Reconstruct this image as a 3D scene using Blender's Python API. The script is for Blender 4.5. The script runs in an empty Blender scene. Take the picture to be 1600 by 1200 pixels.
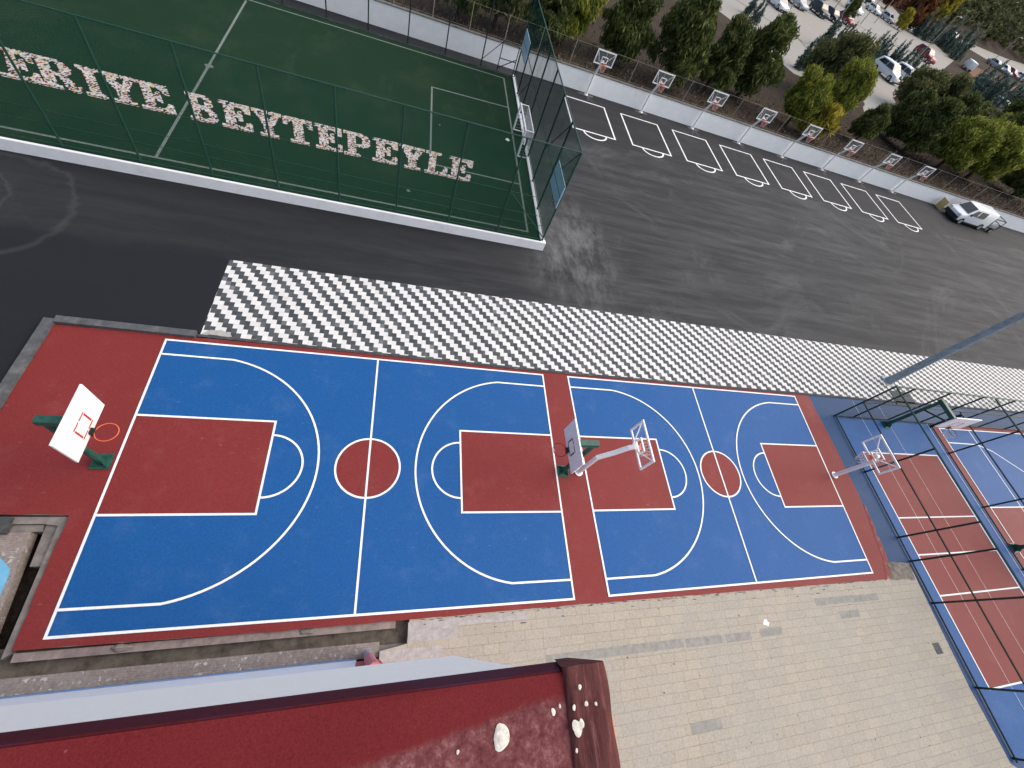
import bpy, bmesh, math, random
import numpy as np
from mathutils import Vector, Matrix

random.seed(7); rng = np.random.default_rng(7)
SC = bpy.context.scene
COL = SC.collection
R = math.radians

# ------------------------------------------------------------------ camera
CAM = Vector((0.24181, -4.33891, 12.46959))
ROT = (0.550743, -0.300248, -0.087040)
FPX = 650.514                                   # focal length in pixels of a 1600 px wide picture
cam = bpy.data.cameras.new('camera'); cam_o = bpy.data.objects.new('camera', cam); COL.objects.link(cam_o)
cam.sensor_width = 36; cam.lens = 36 * FPX / 1600
cam.clip_start = 0.05; cam.clip_end = 3000
cam_o.location = CAM; cam_o.rotation_mode = 'XYZ'; cam_o.rotation_euler = ROT
SC.camera = cam_o

# ------------------------------------------------------------------ light
SUN_EL, SUN_AZ = 44, 3                         # degrees; azimuth counted from +X towards +Y
w = bpy.data.worlds.new('World'); SC.world = w; w.use_nodes = True
nt = w.node_tree; bg = nt.nodes['Background']
sky = nt.nodes.new('ShaderNodeTexSky'); sky.sky_type = 'NISHITA'; sky.sun_disc = False
sky.sun_elevation = R(SUN_EL); sky.sun_rotation = R(90 - SUN_AZ)
sky.air_density = 1.0; sky.dust_density = 5.0; sky.ozone_density = 1.0
nt.links.new(sky.outputs[0], bg.inputs[0]); bg.inputs[1].default_value = 0.15
sl = bpy.data.lights.new('sun', 'SUN'); sl.energy = 1.5; sl.angle = R(140); sl.color = (1.0, 0.975, 0.94)
so = bpy.data.objects.new('sun', sl); COL.objects.link(so)
sd = Vector((math.cos(R(SUN_EL)) * math.cos(R(SUN_AZ)), math.cos(R(SUN_EL)) * math.sin(R(SUN_AZ)), math.sin(R(SUN_EL))))
so.rotation_euler = sd.to_track_quat('Z', 'Y').to_euler(); so.location = (30, 30, 60)
SC.view_settings.view_transform = 'Standard'; SC.view_settings.look = 'None'
SC.view_settings.exposure = 0.40; SC.view_settings.gamma = 1.0

# survey of the photo: the point on the level z that a photo pixel looks at
RM = cam_o.rotation_euler.to_matrix()
def G(u, v, z=0.0):
    d = RM @ Vector(((u - 800) / FPX, -(v - 600) / FPX, -1))
    t = (z - CAM.z) / d.z
    p = CAM + t * d
    return Vector((p.x, p.y, z))

# ------------------------------------------------------------------ materials
MATS = {}
def nodes(name, rough=0.6, spec=0.3, metal=0.0):
    m = bpy.data.materials.new(name); m.use_nodes = True
    n = m.node_tree; b = n.nodes['Principled BSDF']
    b.inputs['Roughness'].default_value = rough; b.inputs['Metallic'].default_value = metal
    b.inputs['Specular IOR Level'].default_value = spec
    MATS[name] = m
    return m, n, b
def rgb(c): return (c[0], c[1], c[2], 1)
def tex_noise(n, scale, detail=4, rough=0.6, stretch=None, vec=None):
    t = n.nodes.new('ShaderNodeTexNoise'); t.inputs['Scale'].default_value = scale
    t.inputs['Detail'].default_value = detail; t.inputs['Roughness'].default_value = rough
    if vec is None:
        g = n.nodes.new('ShaderNodeTexCoord'); vec = g.outputs['Object']
    if stretch:
        mp = n.nodes.new('ShaderNodeMapping'); mp.inputs['Scale'].default_value = stretch
        n.links.new(vec, mp.inputs['Vector']); vec = mp.outputs[0]
    n.links.new(vec, t.inputs['Vector'])
    return t.outputs['Fac']
def ramp(n, fac, stops):
    r = n.nodes.new('ShaderNodeValToRGB'); e = r.color_ramp.elements
    e[0].position, e[0].color = stops[0][0], rgb(stops[0][1])
    e[1].position, e[1].color = stops[-1][0], rgb(stops[-1][1])
    for p, c in stops[1:-1]:
        x = e.new(p); x.color = rgb(c)
    n.links.new(fac, r.inputs[0]); return r.outputs[0]
def mixc(n, fac, a, b, mode='MIX'):
    x = n.nodes.new('ShaderNodeMix'); x.data_type = 'RGBA'; x.blend_type = mode
    for s, v in ((x.inputs[0], fac), (x.inputs[6], a), (x.inputs[7], b)):
        if hasattr(v, 'links') or isinstance(v, bpy.types.NodeSocket): n.links.new(v, s)
        elif isinstance(v, (int, float)): s.default_value = v
        else: s.default_value = rgb(v)
    return x.outputs[2]
def mth(n, op, a, b=None, c=None):
    x = n.nodes.new('ShaderNodeMath'); x.operation = op
    for i, v in enumerate((a, b, c)):
        if v is None: continue
        if isinstance(v, (int, float)): x.inputs[i].default_value = v
        else: n.links.new(v, x.inputs[i])
    return x.outputs[0]
def smooth(n, v, a, b_):
    k = n.nodes.new('ShaderNodeMapRange'); k.interpolation_type = 'SMOOTHSTEP'
    k.inputs[1].default_value = a; k.inputs[2].default_value = b_; n.links.new(v, k.inputs[0]); return k.outputs[0]
def bump(n, b, h, strength=0.2, dist=0.02):
    x = n.nodes.new('ShaderNodeBump'); x.inputs['Strength'].default_value = strength; x.inputs['Distance'].default_value = dist
    n.links.new(h, x.inputs['Height']); n.links.new(x.outputs[0], b.inputs['Normal'])

def plain(name, c, rough=0.55, spec=0.3, metal=0.0, var=0.12, scale=6.0, dirt=None, dirt_amt=0.3):
    m, n, b = nodes(name, rough, spec, metal)
    f = tex_noise(n, scale, 5, 0.65)
    lo = tuple(x * (1 - var) for x in c); hi = tuple(min(1, x * (1 + var)) for x in c)
    col = ramp(n, f, [(0.3, lo), (0.7, hi)])
    if dirt:
        g = tex_noise(n, scale * 0.37, 6, 0.7)
        k = n.nodes.new('ShaderNodeMapRange'); k.inputs[1].default_value = 0.52; k.inputs[2].default_value = 0.75
        k.inputs[4].default_value = dirt_amt
        n.links.new(g, k.inputs[0]); col = mixc(n, k.outputs[0], col, dirt)
    n.links.new(col, b.inputs['Base Color'])
    return m

def acrylic(name, c, wear, wear_amt=0.35, rough=0.6):
    """sports floor paint: fine grain, soft blotches, pale scuffs"""
    m, n, b = nodes(name, rough, 0.2)
    fine = tex_noise(n, 22, 3, 0.7); big = tex_noise(n, 0.55, 5, 0.6); mid = tex_noise(n, 3.2, 6, 0.75)
    col = ramp(n, fine, [(0.3, tuple(x * 0.80 for x in c)), (0.72, tuple(x * 1.2 for x in c))])
    col = mixc(n, mth(n, 'MULTIPLY', big, 0.35), col, tuple(x * 0.72 for x in c))
    sc = tex_noise(n, 5.0, 8, 0.8, stretch=(1.0, 2.6, 1))
    k = n.nodes.new('ShaderNodeMapRange'); k.inputs[1].default_value = 0.56; k.inputs[2].default_value = 0.78; k.inputs[4].default_value = wear_amt
    n.links.new(sc, k.inputs[0])
    blot = smooth(n, tex_noise(n, 0.30, 4, 0.6), 0.38, 0.66)
    col = mixc(n, mth(n, 'MULTIPLY', k.outputs[0], mth(n, 'MULTIPLY', blot, mth(n, 'ADD', mid, 0.35))), col, wear)
    scr = smooth(n, tex_noise(n, 13, 2, 0.4, stretch=(0.35, 1.0, 1)), 0.70, 0.76)
    col = mixc(n, mth(n, 'MULTIPLY', scr, mth(n, 'MULTIPLY', blot, 0.45)), col, wear)
    dusty = smooth(n, tex_noise(n, 0.9, 7, 0.7), 0.5, 0.75)
    col = mixc(n, mth(n, 'MULTIPLY', dusty, 0.16), col, wear)
    n.links.new(col, b.inputs['Base Color']); bump(n, b, fine, 0.15, 0.004)
    return m

acrylic('court_red', (0.200, 0.027, 0.026), (0.34, 0.14, 0.13), 0.5)
acrylic('court_blue', (0.008, 0.088, 0.285), (0.13, 0.21, 0.38), 0.5)
acrylic('apron_blue', (0.006, 0.050, 0.145), (0.10, 0.17, 0.33), 0.3)
plain('line_paint', (0.80, 0.82, 0.82), 0.6, 0.3, var=0.06, scale=9, dirt=(0.5, 0.52, 0.55), dirt_amt=0.25)
plain('worn_line_paint', (0.17, 0.20, 0.185), 0.8, 0.2, var=0.35, scale=14, dirt=(0.08, 0.14, 0.10), dirt_amt=0.9)
plain('lane_paint', (0.80, 0.82, 0.82), 0.7, 0.2, var=0.08, scale=8, dirt=(0.4, 0.4, 0.4), dirt_amt=0.25)

def asphalt(name, c, dust, dust_amt):
    m, n, b = nodes(name, 0.82, 0.25)
    fine = tex_noise(n, 30, 3, 0.7); big = tex_noise(n, 0.16, 6, 0.6)
    drag = tex_noise(n, 0.9, 8, 0.72, stretch=(0.16, 1.5, 1)); swirl = tex_noise(n, 0.35, 9, 0.75)
    w_ = n.nodes.new('ShaderNodeTexNoise'); w_.inputs['Scale'].default_value = 0.10; w_.inputs['Distortion'].default_value = 2.2
    w_.inputs['Detail'].default_value = 10; w_.inputs['Roughness'].default_value = 0.72
    g = n.nodes.new('ShaderNodeTexCoord'); n.links.new(g.outputs['Object'], w_.inputs['Vector'])
    col = ramp(n, fine, [(0.25, tuple(x * 0.7 for x in c)), (0.75, tuple(x * 1.3 for x in c))])
    k = n.nodes.new('ShaderNodeMapRange'); k.inputs[1].default_value = 0.42; k.inputs[2].default_value = 0.72; k.inputs[4].default_value = dust_amt
    n.links.new(drag, k.inputs[0])
    col = mixc(n, mth(n, 'MULTIPLY', k.outputs[0], big), col, dust)
    k2 = n.nodes.new('ShaderNodeMapRange'); k2.inputs[1].default_value = 0.52; k2.inputs[2].default_value = 0.70; k2.inputs[4].default_value = dust_amt
    n.links.new(w_.outputs['Fac'], k2.inputs[0])
    col = mixc(n, mth(n, 'MULTIPLY', k2.outputs[0], mth(n, 'ADD', swirl, 0.1)), col, dust)
    return m, n, b, col, fine, g
def finish_asphalt(n, b, col, fine):
    n.links.new(col, b.inputs['Base Color']); bump(n, b, fine, 0.25, 0.01)
m, n, b, col, fine, g = asphalt('asphalt', (0.026, 0.028, 0.0305), (0.110, 0.112, 0.114), 1.0)
# freshly laid asphalt west of the paved strip and a dusty turning area beyond the pitch corner (marks in the surface itself)
sep = n.nodes.new('ShaderNodeSeparateXYZ'); n.links.new(g.outputs['Object'], sep.inputs[0])
wob = tex_noise(n, 0.5, 4, 0.6)
xw = mth(n, 'ADD', sep.outputs[0], mth(n, 'MULTIPLY', mth(n, 'SUBTRACT', wob, 0.5), 1.6))
yw = mth(n, 'ADD', sep.outputs[1], mth(n, 'MULTIPLY', mth(n, 'SUBTRACT', wob, 0.5), 1.2))
fresh = mth(n, 'MULTIPLY', smooth(n, xw, -4.6, -5.4), smooth(n, yw, 7.9, 7.2))
col = mixc(n, mth(n, 'MULTIPLY', fresh, 0.9), col, (0.010, 0.0115, 0.016))
dx = mth(n, 'MULTIPLY', mth(n, 'SUBTRACT', xw, 8.6), 0.42); dy = mth(n, 'MULTIPLY', mth(n, 'SUBTRACT', yw, 11.3), 0.26)
rad = mth(n, 'SQRT', mth(n, 'ADD', mth(n, 'MULTIPLY', dx, dx), mth(n, 'MULTIPLY', dy, dy)))
dusty = smooth(n, rad, 1.5, 0.1)
patch = tex_noise(n, 1.1, 9, 0.75, stretch=(1.4, 0.55, 1))
col = mixc(n, mth(n, 'MULTIPLY', dusty, mth(n, 'MULTIPLY', smooth(n, patch, 0.36, 0.72), 0.75)), col, (0.20, 0.20, 0.198))
west = mth(n, 'MULTIPLY', smooth(n, xw, 11.0, -3.0), 0.65)
col = mixc(n, west, col, (0.012, 0.0135, 0.017))
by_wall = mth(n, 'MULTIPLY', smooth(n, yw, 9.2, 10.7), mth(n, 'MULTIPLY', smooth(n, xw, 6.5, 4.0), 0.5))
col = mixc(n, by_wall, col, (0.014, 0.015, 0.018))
# tyre circles turned on the open end of the yard
for (cx_, cy_, r0, wd_) in ((-12.6, 8.6, 1.15, .10), (-12.1, 8.2, 2.3, .16)):
    ex = mth(n, 'SUBTRACT', xw, cx_); ey = mth(n, 'SUBTRACT', yw, cy_)
    rr_ = mth(n, 'SQRT', mth(n, 'ADD', mth(n, 'MULTIPLY', ex, ex), mth(n, 'MULTIPLY', ey, ey)))
    ringm = smooth(n, mth(n, 'ABSOLUTE', mth(n, 'SUBTRACT', rr_, r0)), wd_, 0.0)
    col = mixc(n, mth(n, 'MULTIPLY', ringm, mth(n, 'MULTIPLY', patch, 0.38)), col, (0.10, 0.102, 0.10))
finish_asphalt(n, b, col, fine)
m, n, b, col, fine, g = asphalt('lane_asphalt', (0.024, 0.025, 0.028), (0.09, 0.09, 0.092), 0.4)
finish_asphalt(n, b, col, fine)

# black and white staggered pavers
m, n, b = nodes('striped_pavers', 0.7, 0.3)
g = n.nodes.new('ShaderNodeTexCoord'); sep = n.nodes.new('ShaderNodeSeparateXYZ'); n.links.new(g.outputs['Object'], sep.inputs[0])
PERIOD, ROWH = 0.589, 0.173
row = mth(n, 'FLOOR', mth(n, 'DIVIDE', sep.outputs[1], ROWH))
ux = mth(n, 'DIVIDE', mth(n, 'ADD', sep.outputs[0], mth(n, 'MULTIPLY', row, PERIOD / 4)), PERIOD)
fr = mth(n, 'FRACT', ux)
white = mth(n, 'LESS_THAN', fr, 0.505)
cellx = mth(n, 'FLOOR', mth(n, 'MULTIPLY', ux, 4.0))
cmb = n.nodes.new('ShaderNodeCombineXYZ'); n.links.new(cellx, cmb.inputs[0]); n.links.new(row, cmb.inputs[1])
wn = n.nodes.new('ShaderNodeTexWhiteNoise'); n.links.new(cmb.outputs[0], wn.inputs['Vector'])
dark = ramp(n, wn.outputs['Value'], [(0, (0.040, 0.047, 0.053)), (0.9, (0.075, 0.084, 0.091)), (1, (0.16, 0.17, 0.18))])
lite = ramp(n, wn.outputs['Value'], [(0, (0.60, 0.60, 0.59)), (0.9, (0.68, 0.68, 0.67)), (1, (0.60, 0.58, 0.55))])
col = mixc(n, white, dark, lite)
jx = mth(n, 'FRACT', mth(n, 'MULTIPLY', ux, 4.0)); jy = mth(n, 'FRACT', mth(n, 'DIVIDE', sep.outputs[1], ROWH))
joint = mth(n, 'MAXIMUM', mth(n, 'LESS_THAN', jy, 0.05), mth(n, 'LESS_THAN', jx, 0.04))
col = mixc(n, mth(n, 'MULTIPLY', joint, 0.30), col, (0.22, 0.22, 0.21))
grime = tex_noise(n, 1.7, 8, 0.7)
col = mixc(n, mth(n, 'MULTIPLY', smooth(n, grime, 0.5, 0.8), 0.35), col, (0.33, 0.32, 0.30))
n.links.new(col, b.inputs['Base Color'])

def bricks(name, c1, c2, mortar, w_, h_, odd=None, patchy=(0.30, 0.27, 0.21)):
    m, n, b = nodes(name, 0.8, 0.25)
    g = n.nodes.new('ShaderNodeTexCoord')
    ws = tex_noise(n, 0.8, 3, 0.5)
    br = n.nodes.new('ShaderNodeTexBrick'); br.inputs['Scale'].default_value = 1
    br.inputs['Brick Width'].default_value = w_; br.inputs['Row Height'].default_value = h_
    br.inputs['Mortar Size'].default_value = 0.0065; br.inputs['Mortar Smooth'].default_value = 0.4; br.inputs['Bias'].default_value = -0.1
    br.inputs['Color1'].default_value = rgb(c1); br.inputs['Color2'].default_value = rgb(c2); br.inputs['Mortar'].default_value = rgb(mortar)
    br.offset = 0.37; br.squash = 0.8; br.squash_frequency = 3
    wv = n.nodes.new('ShaderNodeTexNoise'); wv.inputs['Scale'].default_value = 2.2; n.links.new(g.outputs['Object'], wv.inputs['Vector'])
    vm = n.nodes.new('ShaderNodeVectorMath'); vm.operation = 'MULTIPLY_ADD'; n.links.new(wv.outputs['Color'], vm.inputs[0])
    vm.inputs[1].default_value = (0.035, 0.035, 0); n.links.new(g.outputs['Object'], vm.inputs[2])
    n.links.new(vm.outputs[0], br.inputs['Vector'])
    col = br.outputs['Color']
    big = tex_noise(n, 0.5, 6, 0.65); fine = tex_noise(n, 16, 4, 0.7); cr = tex_noise(n, 2.6, 9, 0.8)
    col = mixc(n, mth(n, 'MULTIPLY', smooth(n, big, 0.42, 0.66), 0.45), col, patchy)
    col = mixc(n, mth(n, 'MULTIPLY', smooth(n, cr, 0.56, 0.76), 0.5), col, tuple(x * 0.6 for x in patchy))
    col = mixc(n, 0.22, col, ramp(n, fine, [(0.3, (0.12, 0.11, 0.09)), (0.7, (0.62, 0.58, 0.50))]))
    n.links.new(col, b.inputs['Base Color']); bump(n, b, br.outputs['Fac'], -0.3, 0.01)
    return m
bricks('beige_pavers', (0.38, 0.338, 0.268), (0.33, 0.297, 0.242), (0.165, 0.147, 0.118), 0.52, 0.235, patchy=(0.32, 0.305, 0.275))
bricks('pink_pavers', (0.20, 0.150, 0.142), (0.235, 0.18, 0.168), (0.15, 0.115, 0.11), 0.30, 0.045, patchy=(0.27, 0.245, 0.23))

n = MATS['pink_pavers'].node_tree; b = n.nodes['Principled BSDF']; old = b.inputs['Base Color'].links[0].from_socket
sp_ = mth(n, 'MULTIPLY', smooth(n, tex_noise(n, 9, 3, 0.6), 0.58, 0.66), smooth(n, tex_noise(n, 1.1, 4, 0.6), 0.40, 0.60))
n.links.new(mixc(n, mth(n, 'MULTIPLY', sp_, 0.8), old, (0.55, 0.52, 0.50)), b.inputs['Base Color'])
# turf
m, n, b = nodes('turf', 0.9, 0.12)
fine = tex_noise(n, 26, 4, 0.8); big = tex_noise(n, 0.35, 6, 0.65); str_ = tex_noise(n, 1.1, 5, 0.6, stretch=(1, 0.3, 1))
col = ramp(n, fine, [(0.28, (0.0045, 0.018, 0.0085)), (0.72, (0.013, 0.043, 0.021))])
col = mixc(n, mth(n, 'MULTIPLY', smooth(n, big, 0.45, 0.75), 0.55), col, (0.030, 0.050, 0.026))
col = mixc(n, mth(n, 'MULTIPLY', smooth(n, str_, 0.55, 0.8), 0.4), col, (0.035, 0.062, 0.035))
n.links.new(col, b.inputs['Base Color']); bump(n, b, fine, 0.4, 0.02)

# dirt strip, lot, road
m, n, b = nodes('dry_earth', 0.95, 0.1)
fine = tex_noise(n, 9, 8, 0.8); big = tex_noise(n, 0.22, 6, 0.7); mid = tex_noise(n, 1.3, 8, 0.75)
col = ramp(n, fine, [(0.3, (0.022, 0.015, 0.012)), (0.55, (0.050, 0.036, 0.028)), (0.78, (0.12, 0.095, 0.078))])
col = mixc(n, mth(n, 'MULTIPLY', smooth(n, big, 0.45, 0.65), 0.7), col, (0.062, 0.052, 0.030))
col = mixc(n, mth(n, 'MULTIPLY', smooth(n, mid, 0.58, 0.75), 0.6), col, (0.028, 0.030, 0.014))
n.links.new(col, b.inputs['Base Color']); bump(n, b, fine, 0.7, 0.08)
m, n, b = nodes('lot_paving', 0.85, 0.25)
fine = tex_noise(n, 3, 6, 0.75); big = tex_noise(n, 0.09, 6, 0.65)
col = ramp(n, fine, [(0.3, (0.25, 0.24, 0.22)), (0.7, (0.33, 0.32, 0.295))])
col = mixc(n, mth(n, 'MULTIPLY', smooth(n, big, 0.45, 0.65), 0.5), col, (0.30, 0.265, 0.21))
n.links.new(col, b.inputs['Base Color'])
plain('kerb_concrete', (0.085, 0.09, 0.097), 0.85, 0.2, var=0.25, scale=5, dirt=(0.24, 0.235, 0.23), dirt_amt=0.5)
plain('dark_kerb', (0.055, 0.06, 0.062), 0.85, 0.2, var=0.25, scale=5, dirt=(0.22, 0.2, 0.18), dirt_amt=0.6)
plain('grey_concrete', (0.20, 0.18, 0.165), 0.9, 0.2, var=0.3, scale=4, dirt=(0.09, 0.08, 0.07), dirt_amt=0.8)
plain('pink_concrete', (0.25, 0.20, 0.185), 0.9, 0.2, var=0.3, scale=5, dirt=(0.12, 0.10, 0.09), dirt_amt=0.7)
plain('footing_grey', (0.15, 0.145, 0.135), 0.9, 0.2, var=0.4, scale=5, dirt=(0.04, 0.04, 0.042), dirt_amt=0.9)
plain('worn_concrete', (0.20, 0.18, 0.15), 0.9, 0.15, var=0.4, scale=5, dirt=(0.07, 0.065, 0.055), dirt_amt=0.9)
plain('worn_edge', (0.24, 0.075, 0.066), 0.85, 0.15, var=0.35, scale=7, dirt=(0.40, 0.30, 0.26), dirt_amt=0.8)
plain('grey_paver', (0.265, 0.258, 0.235), 0.85, 0.2, var=0.2, scale=6)
plain('mortar_pale', (0.36, 0.345, 0.335), 0.9, 0.2, var=0.2, scale=7, dirt=(0.22, 0.21, 0.20), dirt_amt=0.6)
plain('dark_earth', (0.10, 0.085, 0.07), 0.95, 0.1, var=0.5, scale=4, dirt=(0.13, 0.11, 0.09), dirt_amt=0.8)
plain('white_wall', (0.90, 0.91, 0.91), 0.75, 0.25, var=0.035, scale=3, dirt=(0.66, 0.68, 0.70), dirt_amt=0.25)
plain('peeling_white', (0.86, 0.87, 0.88), 0.8, 0.2, var=0.04, scale=3, dirt=(0.40, 0.38, 0.36), dirt_amt=0.35)
plain('facade_white', (0.90, 0.92, 0.92), 0.7, 0.25, var=0.04, scale=24)
plain('lavender_wall', (0.78, 0.81, 0.88), 0.7, 0.25, var=0.05, scale=10, dirt=(0.62, 0.54, 0.47), dirt_amt=0.35)
plain('skirting_blue', (0.13, 0.22, 0.38), 0.6, 0.3)
plain('sky_blue', (0.16, 0.42, 0.62), 0.55, 0.35, var=0.08)
plain('panel_blue', (0.42, 0.60, 0.70), 0.5, 0.35, var=0.05)
plain('column_pink', (0.62, 0.20, 0.20), 0.6, 0.3)
plain('recess_red', (0.45, 0.10, 0.11), 0.6, 0.3)
plain('green_metal', (0.012, 0.060, 0.042), 0.45, 0.4, var=0.15)
plain('dark_green_metal', (0.008, 0.026, 0.024), 0.5, 0.4, var=0.2)
plain('hoop_green', (0.016, 0.085, 0.06), 0.45, 0.45, var=0.3, scale=9, dirt=(0.01, 0.02, 0.02), dirt_amt=0.6)
plain('white_metal', (0.88, 0.89, 0.89), 0.45, 0.4, var=0.05)
plain('cream_board', (0.84, 0.83, 0.79), 0.5, 0.35, var=0.03)
plain('red_paint', (0.55, 0.03, 0.04), 0.5, 0.35)
plain('rim_orange', (0.70, 0.14, 0.05), 0.45, 0.4)
plain('rim_dark', (0.05, 0.02, 0.02), 0.5, 0.4)
plain('net_pink', (0.66, 0.40, 0.38), 0.8, 0.2)
plain('net_white', (0.70, 0.70, 0.70), 0.8, 0.2)
plain('galvanised', (0.27, 0.32, 0.35), 0.5, 0.35, metal=0.0, var=0.3, scale=5, dirt=(0.34, 0.38, 0.40), dirt_amt=0.6)
plain('black_rubber', (0.012, 0.012, 0.013), 0.8, 0.2)
plain('rim_silver', (0.45, 0.46, 0.48), 0.35, 0.5, metal=0.6)
plain('car_glass', (0.014, 0.02, 0.026), 0.12, 0.6)
plain('dark_plastic', (0.02, 0.021, 0.023), 0.6, 0.3)
plain('post_concrete', (0.34, 0.30, 0.25), 0.85, 0.2)
plain('bark', (0.06, 0.042, 0.03), 0.9, 0.1, var=0.4)
plain('tan_board', (0.55, 0.42, 0.18), 0.7, 0.2, var=0.2)
plain('brick_edge', (0.62, 0.17, 0.08), 0.7, 0.2, var=0.25, scale=14)
plain('blob_white', (0.62, 0.59, 0.52), 0.8, 0.1, var=0.3, scale=90, dirt=(0.30, 0.24, 0.20), dirt_amt=0.7)
plain('paper_white', (0.80, 0.82, 0.84), 0.6, 0.2)
plain('roof_dark', (0.10, 0.09, 0.09), 0.8, 0.2)
plain('lamp_lens', (0.7, 0.72, 0.72), 0.3, 0.4)
for nm, c in (('car_white', (0.80, 0.83, 0.85)), ('car_silver', (0.42, 0.45, 0.48)), ('car_black', (0.016, 0.019, 0.026)), ('car_red', (0.26, 0.010, 0.022))):
    plain(nm, c, 0.25, 0.55, var=0.03)

# bitumen membrane on the parapet: smooth red-brown with a rough grey-pink worn area near the camera
m, n, b = nodes('membrane', 0.7, 0.12)
g = n.nodes.new('ShaderNodeTexCoord'); sep = n.nodes.new('ShaderNodeSeparateXYZ'); n.links.new(g.outputs['Object'], sep.inputs[0])
f1 = tex_noise(n, 260, 4, 0.7); f2 = tex_noise(n, 55, 8, 0.75); f3 = tex_noise(n, 11, 5, 0.6)
col = ramp(n, f1, [(0.3, (0.095, 0.009, 0.011)), (0.72, (0.162, 0.0175, 0.020))])
# worn area: below a wavering diagonal
edge = mth(n, 'ADD', mth(n, 'MULTIPLY', sep.outputs[0], 0.137), mth(n, 'MULTIPLY', mth(n, 'SUBTRACT', f3, 0.5), 0.035))
line = mth(n, 'SUBTRACT', mth(n, 'SUBTRACT', edge, -1.43), sep.outputs[1])
worn = smooth(n, line, -0.006, 0.012)
pit = ramp(n, f2, [(0.34, (0.070, 0.014, 0.018)), (0.52, (0.15, 0.05, 0.053)), (0.74, (0.30, 0.165, 0.16))])
col = mixc(n, mth(n, 'MULTIPLY', worn, 0.85), col, pit)
spk = smooth(n, tex_noise(n, 38, 3, 0.5), 0.72, 0.80)
col = mixc(n, mth(n, 'MULTIPLY', spk, 0.5), col, (0.36, 0.20, 0.19))
n.links.new(col, b.inputs['Base Color']); bump(n, b, f2, 0.5, 0.004)
m, n, b = nodes('membrane_lip', 0.7, 0.1)
f1 = tex_noise(n, 120, 4, 0.7); f3 = tex_noise(n, 4, 4, 0.6)
col = ramp(n, f1, [(0.3, (0.055, 0.006, 0.010)), (0.7, (0.085, 0.010, 0.015))])
col = mixc(n, smooth(n, f3, 0.48, 0.62), col, (0.062, 0.014, 0.030))
n.links.new(col, b.inputs['Base Color'])
m, n, b = nodes('folded_membrane', 0.7, 0.15)
fs = tex_noise(n, 60, 8, 0.75, stretch=(1.2, 0.06, 1)); f2 = tex_noise(n, 22, 6, 0.7)
col = ramp(n, fs, [(0.3, (0.035, 0.010, 0.010)), (0.55, (0.11, 0.033, 0.032)), (0.78, (0.26, 0.12, 0.11))])
col = mixc(n, mth(n, 'MULTIPLY', smooth(n, f2, 0.62, 0.72), 0.45), col, (0.48, 0.42, 0.42))
n.links.new(col, b.inputs['Base Color']); bump(n, b, fs, 0.8, 0.006)

def net_mat(name, c, cover, cell):
    """knotted net: a diamond grid of threads with holes between them, closing to an even veil at distance"""
    m, n, b = nodes(name, 0.8, 0.15)
    b.inputs['Base Color'].default_value = rgb(c)
    tr = n.nodes.new('ShaderNodeBsdfTransparent'); mx = n.nodes.new('ShaderNodeMixShader')
    f = tex_noise(n, cell, 2, 0.5)
    k = n.nodes.new('ShaderNodeMapRange'); k.inputs[1].default_value = 0.2; k.inputs[2].default_value = 0.8
    k.inputs[3].default_value = cover * 0.75; k.inputs[4].default_value = cover * 1.25
    n.links.new(f, k.inputs[0]); n.links.new(k.outputs[0], mx.inputs[0])
    n.links.new(tr.outputs[0], mx.inputs[1]); n.links.new(b.outputs[0], mx.inputs[2])
    n.links.new(mx.outputs[0], n.nodes['Material Output'].inputs[0])
net_mat('net_green', (0.008, 0.070, 0.046), 0.30, 1.5)
net_mat('net_green_side', (0.012, 0.085, 0.060), 0.42, 1.5)
net_mat('net_far', (0.02, 0.06, 0.05), 0.05, 1.5)
net_mat('net_cage', (0.05, 0.10, 0.10), 0.13, 1.5)
net_mat('net_wire', (0.10, 0.09, 0.08), 0.035, 1.5)
net_mat('net_goal', (0.75, 0.75, 0.75), 0.22, 6)
net_mat('clear_board', (0.55, 0.60, 0.62), 0.08, 2)

def leaf_mat(name, stops, trans=0.25):
    m, n, b = nodes(name, 0.7, 0.2)
    g = n.nodes.new('ShaderNodeNewGeometry')
    col = ramp(n, g.outputs['Random Per Island'], stops)
    n.links.new(col, b.inputs['Base Color'])
    tl = n.nodes.new('ShaderNodeBsdfTranslucent'); mx = n.nodes.new('ShaderNodeMixShader'); mx.inputs[0].default_value = trans
    n.links.new(col, tl.inputs[0]); n.links.new(b.outputs[0], mx.inputs[1]); n.links.new(tl.outputs[0], mx.inputs[2])
    n.links.new(mx.outputs[0], n.nodes['Material Output'].inputs[0])
leaf_mat('leaf_pine', [(0, (0.0270, 0.0432, 0.0149)), (0.6, (0.0891, 0.1161, 0.0324)), (1, (0.2025, 0.2160, 0.0567))])
leaf_mat('leaf_bright', [(0, (0.0735, 0.1103, 0.0245)), (0.6, (0.2083, 0.2401, 0.0392)), (1, (0.4655, 0.4410, 0.0613))])
leaf_mat('leaf_olive', [(0, (0.0459, 0.0567, 0.0216)), (0.6, (0.1188, 0.1323, 0.0432)), (1, (0.2700, 0.2565, 0.1080))])
leaf_mat('leaf_yellow', [(0, (0.1404, 0.1326, 0.0187)), (0.6, (0.3432, 0.2964, 0.0343)), (1, (0.5304, 0.4212, 0.0624))])
leaf_mat('leaf_rust', [(0, (0.0490, 0.0224, 0.0140)), (0.6, (0.1680, 0.0630, 0.0252)), (1, (0.3080, 0.1260, 0.0420))])
leaf_mat('leaf_blue', [(0, (0.0358, 0.0617, 0.0520)), (0.6, (0.0894, 0.1333, 0.1137)), (1, (0.1950, 0.2519, 0.2194))])
leaf_mat('leaf_wood', [(0, (0.0442, 0.0575, 0.0265)), (0.6, (0.0994, 0.1149, 0.0442)), (1, (0.1878, 0.1878, 0.0707))])
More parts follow.
